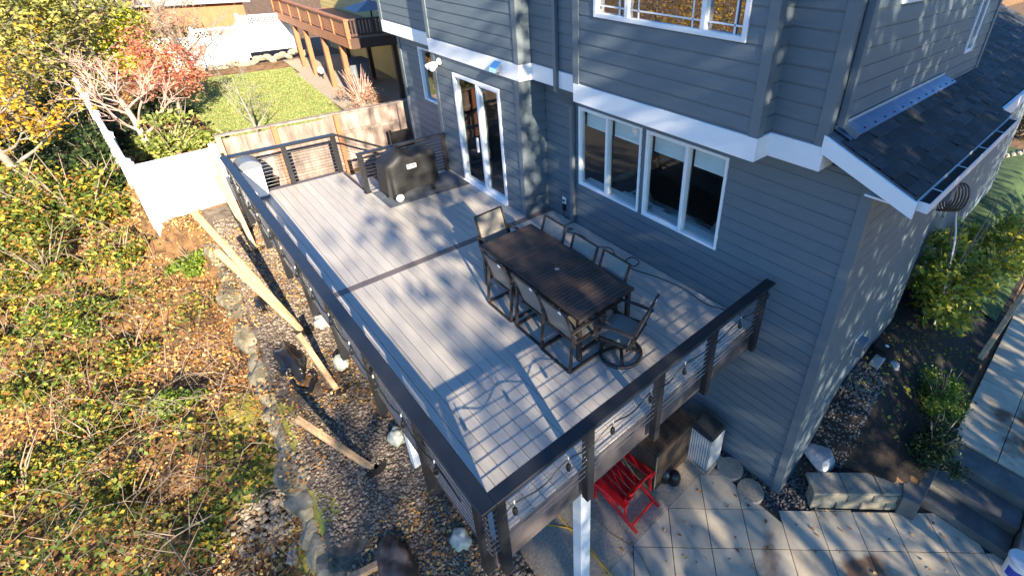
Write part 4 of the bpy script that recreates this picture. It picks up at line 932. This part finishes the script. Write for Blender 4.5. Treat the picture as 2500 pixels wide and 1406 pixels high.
bush('evergreen_shrub','small dark shrub beside the bare tree in front of the far white fence',yard(468,120),.9,.7,1.0,'dgreen',1500,.13,8)
# grass
n=60000; x=rng.uniform(-.4,4.6,n); y=rng.uniform(11.5,22.4,n); k=lawnmask(x,y); x,y=x[k],y[k]
tag(leaves('grass',np.stack([x,y,hz(x,y)+.035],1),rng.uniform(.035,.07,len(x)),LM['grass'],flat=.1,asp=.3),kind='stuff')
n=9000; x=rng.uniform(-1.25,4.6,n); y=rng.uniform(11.5,22.5,n); k=(~lawnmask(x,y)|(rng.random(n)<.06))&(x<4.2); x,y=x[k],y[k]
tag(leaves('yard_leaves',np.stack([x,y,hz(x,y)+.03],1),rng.uniform(.05,.1,len(x)),LM['litter'],flat=1.),kind='stuff')
# white vinyl fences
def vfence(label,a,b,zt,zb_,lattice=False,group=None):
    t=thing('white_fence',label,'fence',(a[0],a[1],zb_)); m=MB(); a3=Vector((a[0],a[1],0)); b3=Vector((b[0],b[1],0)); L=(b3-a3).length; d=(b3-a3)/L
    zp=zt-(.32 if lattice else .0)
    n=max(1,round(L/.15))
    for k in range(n):
        p=a3+d*(L*k/n+.002); q=a3+d*(L*(k+1)/n-.002); m.beam((p.x,p.y,(zp+zb_)/2),(q.x,q.y,(zp+zb_)/2),.022,zp-zb_-.1)
    m.build('board_panel',M['vinyl'],t)
    for z in ((zb_+.06,zp-.03)+((zt-.02,) if lattice else ())): MB().beam((a[0],a[1],z),(b[0],b[1],z),.05,.12).build('fence_rail',M['vinyl'],t,bevel=.004)
    if lattice:
        m=MB(); n=int(L/.13)
        for k in range(n):
            p=a3+d*(L*k/n); q=a3+d*min(L,L*k/n+.24); m.beam((p.x,p.y,zp),(q.x,q.y,zt-.06),.02,.025); m.beam((p.x,p.y,zt-.06),(q.x,q.y,zp),.018,.025)
        m.build('lattice',M['vinyl'],t)
    n=max(1,round(L/2.4))
    for k in range(n+1):
        p=a3+d*L*k/n; m=MB(); m.box(p.x-.065,p.x+.065,p.y-.065,p.y+.065,zb_-.2,zt+.08); m.add([(p.x-.08,p.y-.08,zt+.08),(p.x+.08,p.y-.08,zt+.08),(p.x+.08,p.y+.08,zt+.08),(p.x-.08,p.y+.08,zt+.08),(p.x,p.y,zt+.15)],[(0,3,2,1),(0,1,4),(1,2,4),(2,3,4),(3,0,4)]); m.build('fence_post',M['vinyl'],t)
vfence('white vinyl fence panel joining the wooden fence behind the deck corner',(-1.33,11.35),(.12,11.5),.45,-.98)
vfence('long white vinyl fence running away from the panel corner along the yard',(-1.36,11.5),(-1.9,20.5),.48,-.95)
vfence('tall far white fence with lattice top right beside the neighbor deck',(3.4,24),(5.35,24.1),1.62,.2,True); vfence('lower stepped far white fence with lattice top behind the bare trees',(1.75,23.9),(3.3,24),1.25,-.15,True)
vfence('far white fence stretch half hidden behind the red maple',(.2,24.4),(1.65,24.0),.95,-.3,True)
t=thing('rock_retaining_wall','low tan rock wall under the far white fences at the lawn end','retaining wall',(3.5,23.6,-.3))
m=MB()
for k in range(22):
    x=1.4+k*.2; rockmesh(m,(x,23.7+.08*random.random(),-.36+.2*random.random()+.016*k),.22,k+500,2,(1,.6,.8))
m.build('stonework',M['planter'],t)
# weathered wooden fence behind the deck
t=thing('wooden_fence','weathered vertical board fence behind the deck, right part in shade','fence',(2.6,11.5,-.9)); m=MB(); x=.2
while x<5.6:
    m.box(x,x+.138,11.48+.004*rng.random(),11.5,-.95,.62+.02*rng.random()+.03*(x>2.4)*3); x+=.142
m.build('board_panel',M['fencewood'],t)
for q in ((11.44,11.479,-.665,-.575),(11.44,11.479,.155,.245),(11.42,11.56,.70,.74)): MB().box(.2,5.6,*q).build('fence_rail',M['fencewood'],t)
for x,mm in ((.25,'lumber'),(1.35,'cedar'),(2.75,'cedar'),(4.4,'fencewood')):
    m=MB(); m.box(x-.05,x+.05,11.34,11.435,-1.0,.72); m.build('fence_post',M[mm],t)
gt=thing('shade_panel','dark flat panel standing in for the dark low part of the shaded fence end','dark_panel',(4.2,10.9,-1)); m=MB(); m.box(3.9,4.44,10.95,11.0,-1,.1); m.build('panel',M['blackpl'],gt); m=MB(); m.box(3.85,3.9,10.93,11.02,-1,.16); m.build('stile',M['blackpl'],gt)  # dark panel stands in for the darkest spot of the shaded fence
bn=thing('black_pot','large black pot standing under the fence behind the deck railing','pot',(.75,11.0,-.9)); m=MB(); m.lathe([(.2,-.95),(.27,-.4),(.29,-.36),(.24,-.36),(.2,-.5),(0,-.5)],(.78,11.0,0),20); m.build('body',M['blackpl'],bn)
# neighbour house with its stained deck
nh=thing('neighbor_house','yellow neighbor house wall with a glass door, half hidden by the grey house','house',(8,19,-.5))
m=MB(); lap(m,'x',7.3,-1,13.2,26,-.6,5); m.box(7.3,14,13.2,26,-.8,5); m.build('wall',M['yellowwall'],nh)
window(nh,'x',7.27,-1,14.6,16.2,-.45,1.35,mull=(15.4,),wf=.07,name='sliding_door',glass='glassr'); window(nh,'x',7.27,-1,18.6,20.2,2.1,3.9,mull=(19.4,),wf=.08,glass='glassr')
nd=thing('neighbor_deck','tall red brown stained deck with solid rail panels on posts next door','deck',(6,19.5,-.5))
m=MB(); m.box(4.95,7.27,15.85,24.4,1.66,1.7); m.build('decking',M['cedar'],nd)
m=MB(); m.box(4.88,4.94,15.8,24.4,1.42,1.72); m.build('rim_joist',M['cedar'],nd); MB().box(4.945,7.27,15.8,15.85,1.40,1.72).build('rim_joist',M['cedardark'],nd)  # front rim takes the darkened cedar in place of the house shadow
m=MB(); m.box(4.9,4.92,15.9,24.4,1.84,2.24); m.build('rail_panel',M['cedar'],nd)
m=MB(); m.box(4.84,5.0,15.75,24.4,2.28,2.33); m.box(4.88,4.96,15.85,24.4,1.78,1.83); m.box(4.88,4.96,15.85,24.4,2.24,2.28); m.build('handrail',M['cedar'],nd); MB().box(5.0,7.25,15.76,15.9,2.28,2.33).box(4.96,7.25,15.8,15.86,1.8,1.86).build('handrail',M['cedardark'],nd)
for k in range(8):
    y=15.83+k*1.22; m=MB(); m.box(4.86,4.98,y-.05,y+.05,1.72,2.28); m.build('rail_post',M['cedar'],nd)
m=MB()
for k in range(20): m.box(5.05+.11*k,5.09+.11*k,15.8,15.86,1.861,2.279)
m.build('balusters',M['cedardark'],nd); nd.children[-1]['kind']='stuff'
for x,y in ((4.98,22.2),(4.98,20.8),(5.0,18.8),(5.0,16.95),(6.5,16.2),(6.6,19),(6.6,21.5)):
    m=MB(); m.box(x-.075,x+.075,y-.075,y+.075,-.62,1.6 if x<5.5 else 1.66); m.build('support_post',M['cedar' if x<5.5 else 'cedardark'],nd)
m=MB()
for k in range(14): m.box(4.95,7.27,16.3+.58*k,16.34+.58*k,1.45,1.66)
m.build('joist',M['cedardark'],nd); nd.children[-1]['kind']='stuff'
bb=thing('wheelie_bin','dark grey wheeled rubbish bin under the neighbor deck','bin',(5.9,18.6,-.5)); m=MB(); m.add([(5.6,18.3,-.5),(6.2,18.3,-.5),(6.2,18.9,-.5),(5.6,18.9,-.5),(5.52,18.22,.45),(6.28,18.22,.45),(6.28,18.98,.45),(5.52,18.98,.45)],[(0,3,2,1),(4,5,6,7),(0,1,5,4),(1,2,6,5),(2,3,7,6),(3,0,4,7)]); m.build('body',M['grey_pl'],bb,bevel=.02); m=MB(); m.box(5.5,6.3,18.2,19.02,.455,.52); m.build('lid',M['grey_pl'],bb,bevel=.02)
gsh=thing('garden_lamp','white oval garden spotlight on a black stake before the neighbor deck posts','garden lamp',yard(790,195)); c=base[gsh]
m=MB(); m.tube([c,c+Vector((0,0,.25))],.02,6); m.tube([c+Vector((-.12,-.05,.3)),c+Vector((0,0,.25))],.03,6); m.build('stake',M['blackpl'],gsh); m=MB(); m.lathe([(.03,-.14),(.1,-.08),(.12,0),(.1,.08),(.03,.14)],c+Vector((-.02,0,.42)),16); m.build('lamp_head',M['vinyl'],gsh,smooth=True)
gc=thing('patio_umbrella','folded grey canopy cover over a table on the neighbor deck','cover',(6.1,17,1.7)); m=MB(); m.add([(5.5,16.3,2.45),(6.9,16.3,2.5),(6.9,17.6,2.5),(5.5,17.6,2.45),(6.2,16.9,2.75)],[(0,3,2,1),(0,1,4),(1,2,4),(2,3,4),(3,0,4)]); m.build('canopy',M['grey_pl'],gc); m=MB(); m.tube([(6.2,16.9,1.7),(6.2,16.9,2.7)],.03,8); m.build('pole',M['blackpl'],gc)
sh=thing('brown_shed','low brown timber outbuilding beyond the far white fence','shed',(1.5,31,0)); m=MB(); m.box(-2,5,31,34,-.2,1.5); m.build('wall',M['cedar'],sh); m=MB(); m.add([(-2.3,30.6,1.5),(5.3,30.6,1.5),(5.3,34.4,1.5),(-2.3,34.4,1.5),(-2.3,32.5,2.6),(5.3,32.5,2.6)],[(0,3,2,1),(0,1,5,4),(2,3,4,5),(1,2,5),(3,0,4)]); m.build('roof',M['conc'],sh)
# wood on the left slope
def lt(px,py,h,r0,bark,leaf,nlf,ls,seed,label,name='slope_tree',x=None,**kw):
    p=gat(px,py) if x is None else x
    tree(name,label,gnd(p[0],p[1]),h,r0,bark,leaf,nlf,ls,seed,group='trees on the left slope',**kw)
lt(130,525,3.6,.13,'palebark','gold',2600,.10,21,'pale trunk tree with golden leaves nearest the camera on the slope',lean=(-.12,.1),nl=12,spread=.42,up=.6,first=.35,sub=5,sub2=3,jit=.35)
lt(30,500,3.2,.09,'palebark','gold',2600,.10,22,'golden leaved tree at the far left edge of the photo',lean=(-.05,.02),nl=11,spread=.5,up=.5,first=.3,sub=5,sub2=2,jit=.35)
lt(190,420,3.4,.06,'bark','gold',900,.09,23,'thin dark stemmed sapling with sparse golden leaves near the white fence',lean=(-.1,.1),nl=10,spread=.4,up=.8,first=.3,sub=5)
k=0
for (px,py,h,leaf,nl,lb) in ((60,330,5.0,'ygreen',5200,'broad yellow green tree above the golden ones at upper left'),(190,300,4.6,'ygreen',4800,'yellow green tree beside the end of the long white fence'),(110,215,5.5,'ygreen',5200,'tall yellow green tree further up the slope'),(270,210,4.4,'ygreen',3600,'yellow green tree left of the lime shrub'),(10,200,5.5,'ygreen',5000,'yellow green tree at the upper left edge'),(205,130,5.0,'dgreen',4200,'dark green tree at the top left behind the yellow green ones'),(320,120,4.0,'tan',2600,'tan half bare tree at the top beside the lime shrub'),(90,90,6,'ygreen',4200,'olive tree far up at the top left'),(400,70,4.5,'tan',2400,'brown twiggy tree at the top before the outbuilding'),(255,60,5,'tan',2400,'grey brown bare tree far behind at the top'),(20,80,6,'tan',2600,'brown half bare tree in the very top left corner')):
    lt(px,py,h,.11,'bark' if k%2 else 'palebark',leaf,nl,.15,31+k,lb,nl=13,spread=.42,up=.5,first=.2,sub=5,sub2=2,jit=.6,lean=(-.03+.02*(k%3),0)); k+=1
for i,(px,py,lf,lb) in enumerate(((250,420,'dgreen','dark bramble thicket left of the long white fence'),(215,330,'dgreen','dark thicket by the far end of the long white fence'),(150,260,'ygreen','olive thicket under the yellow green trees'),(40,420,'dgreen','dark thicket below the golden tree at the left edge'),(60,580,'bramble','mixed green thicket at the foot of the pale trunk by the left edge'),(215,560,'bramble','mixed green thicket between the pale trunk and the white panel'),(290,470,'dgreen','low dark thicket right beside the white fence corner'),(120,680,'bramble','mixed bramble mound lower left of the pale trunk'))):
    p=gat(px,py); q=.55 if i in (6,7) else 1; bush('thicket',lb,gnd(p[0],p[1]),1.3*q,1.3*q,1.3*q,lf,int(3400*q),.12*(.8 if q<1 else 1),70+i,group='thickets on the slope')
for i,(px,py,r_,lf,lb) in enumerate(((40,720,.7,'bramble','mixed bramble mound at the left edge halfway down'),(15,830,.42,'gold','sprig of golden leaves at the left edge halfway down'),(180,800,.6,'fresh','bright green bramble mound left of centre on the bank'),(330,880,.55,'bramble','mixed bramble mound nearest the edging boulders mid bank'),(90,960,.75,'bramble','wide bramble mound low on the left of the bank'),(250,1080,.7,'bramble','mixed bramble mound towards the bottom left'),(430,1010,.5,'fresh','bright green bramble tuft above the mossy patch'),(60,1200,.7,'bramble','bramble mound in the lower left corner region'),(330,1230,.55,'bramble','mixed bramble tuft behind the long dead branch'),(480,660,.45,'fresh','small bright green bramble among the orange leaves'),(300,640,.6,'bramble','mixed bramble mound above the orange leaf drift'),(520,1320,.4,'bramble','small bramble tuft left of the flat pointed stone'))):
    p=gat(px,py); bush('bramble_bush',lb,gnd(p[0],p[1]),r_,r_,r_*.9,lf,int(2800*r_),.075,170+i,group='bramble bushes on the bank',stems=5)
# ground cover of the bank
n=150000; x=rng.uniform(-11,-.55,n); y=rng.uniform(-4,16,n); d=xr(y)-x; k=(d>.05)&((x>-8)|(rng.random(n)<.5)); x,y,d=x[k],y[k],d[k]
cl=vn(x,y,.75)+.6*vn(x+3,y,1.7)+.3*vn(x,y+5,4); pb=ss((cl+.12+.20*np.clip(d-1.1,-1,2.0)-.3*(y>6.8)*(d<2.6)+.16*(y<5.5))/.42)
b_=rng.random(len(x))<pb*.66; mh=np.clip(vn(x,y,.9)+.5+.5*vn(x+7,y,2.2),0,1); hb=(.06+1.0*pb*mh**1.6)*ss(d/1.2)
zb=hz(x,y); P=np.stack([x,y,zb+.03+hb*rng.random(len(x))**.45],1)[b_]
tag(leaves('bramble',P,rng.uniform(.04,.10,len(P)),LM['bramble'],flat=.45,asp=.75),kind='stuff')
q=~b_; P=np.stack([x,y,zb+.02+.05*rng.random(len(x))],1)[q]; P=P[rng.random(len(P))<.8]
tag(leaves('fallen_leaves',P,rng.uniform(.035,.085,len(P)),LM['litter'],flat=.7),kind='stuff')
m=MB(); rd=random.Random(5)
for k in range(1500):
    x=rd.uniform(-8,-.9); y=rd.uniform(-4,13); x=min(x,float(xr(y))-.15); z=float(hz(x,y)); a=rd.random()*6.28; L=rd.uniform(.25,1.4); h=rd.uniform(.05,.75); r_=rd.uniform(.003,.008)
    pts=[(x+L*q*math.cos(a+.5*q),y+L*q*math.sin(a+.5*q),z+.02+h*math.sin(2.6*q+.1)) for q in (0,.25,.5,.75,1)]; m.tube(pts,[r_,r_,r_*.8,r_*.6,r_*.4],4,cap=False)
tag(m.build('dry_canes',M['twig'],smooth=True),kind='stuff')
for i,(pp,lb) in enumerate((([(395,1275),(420,1330),(470,1406)],'pale dead branch standing at the bottom left, shorter one'),([(330,1440),(400,1330),(520,1255)],'long pale dead branch slanting up right at the bottom left'),([(60,1440),(130,1340),(200,1280)],'pale dead branch at the left of the bottom edge'),([(0,1050),(60,990),(110,930)],'thin pale branch leaning at the left edge'))):
    t=thing('dead_branch',lb,'branch',tuple(atz(*pp[0],-3.2)),0,'pale dead branches in the brambles'); w_=[Vector(atz(a,b,-3.3+.5*j)) for j,(a,b) in enumerate(pp)]; m=MB(); m.tube(path(w_,4),[.016-.0012*j for j in range(9)],6,cap=False)
    for j in (3,5,6):
        p=path(w_,4)[j]; m.tube([p,p+Vector((.15*(-1)**j,.1,.12)),p+Vector((.28*(-1)**j,.22,.2))],[.008,.006,.003],5,cap=False)
    m.build('twigs',M['twig'],t,smooth=True)
m=MB(); n=6500; x=rng.uniform(-1.15,.9,n); y=rng.uniform(.3,11,n); k=x>xr(y)-.3; x,y=x[k],y[k]; k=vn(x,y,.9)>-.06; tag(leaves('gravel_leaves',np.stack([x[k],y[k],np.maximum(hz(x[k],y[k]),hz(xr(y[k])+.05,y[k])-.02)+.065],1),rng.uniform(.03,.075,k.sum()),LM['litter'],flat=1.),kind='stuff')
n=170; x=rng.uniform(1.3,6,n); y=rng.uniform(-3.2,.6,n); tag(leaves('patio_leaves',np.stack([x,y,np.full(n,-2.885)],1),rng.uniform(.04,.085,n),LM['litter'],flat=1.5),kind='stuff')
n=240; x=rng.uniform(6.2,9.8,n); y=rng.uniform(-2.2,-.8,n); tag(leaves('bed_leaves',np.stack([x,y,hz(x,y)+.03],1),rng.uniform(.04,.09,n),LM['hydr'],flat=1.),kind='stuff')
# shrubs of the right-hand bed
c=atz(2300,965,-2.0); bush('spring_shrub','bright yellow green small-leaved shrub in the mulch bed by the paving',gnd(c[0],c[1]),.5,.45,.62,'fresh',3600,.05,61)
c=atz(2285,1095,-2.2); bush('evergreen_shrub','dark green small-leaved shrub in front of the bright one at the bed corner',gnd(c[0],c[1]),.48,.42,.5,'dgreen',3600,.05,62)
c=gat(2260,770); bush('hydrangea','tall hydrangea with large yellowing leaves beside the side wall',gnd(c[0]+.45,c[1]-.1),1.25,.85,1.5,'hydr',3000,.13,63,stems=20)
c=gat(2430,700); bush('hydrangea','second yellowing hydrangea at the right edge behind the cedar post',gnd(c[0]+.3,c[1]+.2),1.1,.8,1.3,'hydr',2200,.13,64,stems=14)
c=gat(2490,330); bush('hedge','dark green clipped hedge at the right edge by the low stone wall',gnd(c[0],c[1]),1.2,1.2,1.3,'dgreen',3600,.10,65)
t=thing('low_stone_wall','low mossy stone edging wall before the dark hedge on the right','wall',gat(2430,385)); c=base[t]; m=MB()
for k in range(9): rockmesh(m,(c.x-.9+.3*k,c.y-.12*k+.25,c.z+.06),.2,700+k,2,(1,.7,.7))
m.build('stonework',M['planter'],t)
# trees standing behind the camera: they dapple the deck and the walls
for i,(x,y,h,nlf,sp,lf,fi) in enumerate(((-13,-27,15,2000,.2,'canopy',.4),(-10.6,-29,15.6,2200,.2,'canopy',.45),(-8.4,-27,15.4,3200,.2,'canopy',.45),(-6.2,-29,16,2000,.2,'canopy',.62),(-4.2,-27,15.6,2200,.2,'canopy',.68),(-2.0,-29,16.4,3000,.2,'canopy',.62),
   (1.7,-14,13.2,6200,.25,'dgreen',.58),(4.9,-13,13.4,7500,.27,'dgreen',.08),(-6.6,-10.5,4.6,2600,.4,'canopy',.2),(6.4,-14.5,13.6,8500,.32,'dgreen',.2),(8.8,-13.5,13,7000,.33,'dgreen',.48),(11.4,-15,12,6500,.34,'dgreen',.4),(-9.0,-12,6,1500,.34,'canopy',.2))):
    tree('garden_tree','leafy tree standing in the garden behind the viewpoint, shading the deck',gnd(x,y),h,.16,'bark',lf,nlf,.26,90+i,group='garden trees behind the viewpoint',nl=16,spread=sp,up=.35,first=fi,sub=5,sub2=2,jit=.55,flat=0)
for i,(x,y,h,lf) in enumerate(((-8.5,9,6.5,'gold'),(-10,11.5,7.5,'tan'),(-9.3,6.2,6,'gold'),(-11,14.5,8,'gold'))):
    tree('slope_tree','golden leaved tree low on the slope, left of the view',gnd(x,y),h,.12,'palebark',lf,2600,.15,140+i,group='trees left of the view',nl=13,spread=.42,up=.5,first=.2,sub=5,sub2=2,jit=.6)
# mossy patches under the edging boulders
for i,(px,py,r_) in enumerate(((690,1160,.5),(600,1010,.36),(770,1290,.3))):
    c=gat(px,py); xs=np.arange(c[0]-r_*1.4,c[0]+r_*1.4,.06); tag(sheet('moss',xs,np.arange(c[1]-r_*1.8,c[1]+r_*1.8,.06),lambda x,y:hz(x,y)+.035,M['moss'],mask=lambda x,y:((x-c[0])/r_)**2+((y-c[1])/r_/1.3)**2+1.6*vn(x,y,3)<.8),kind='stuff')
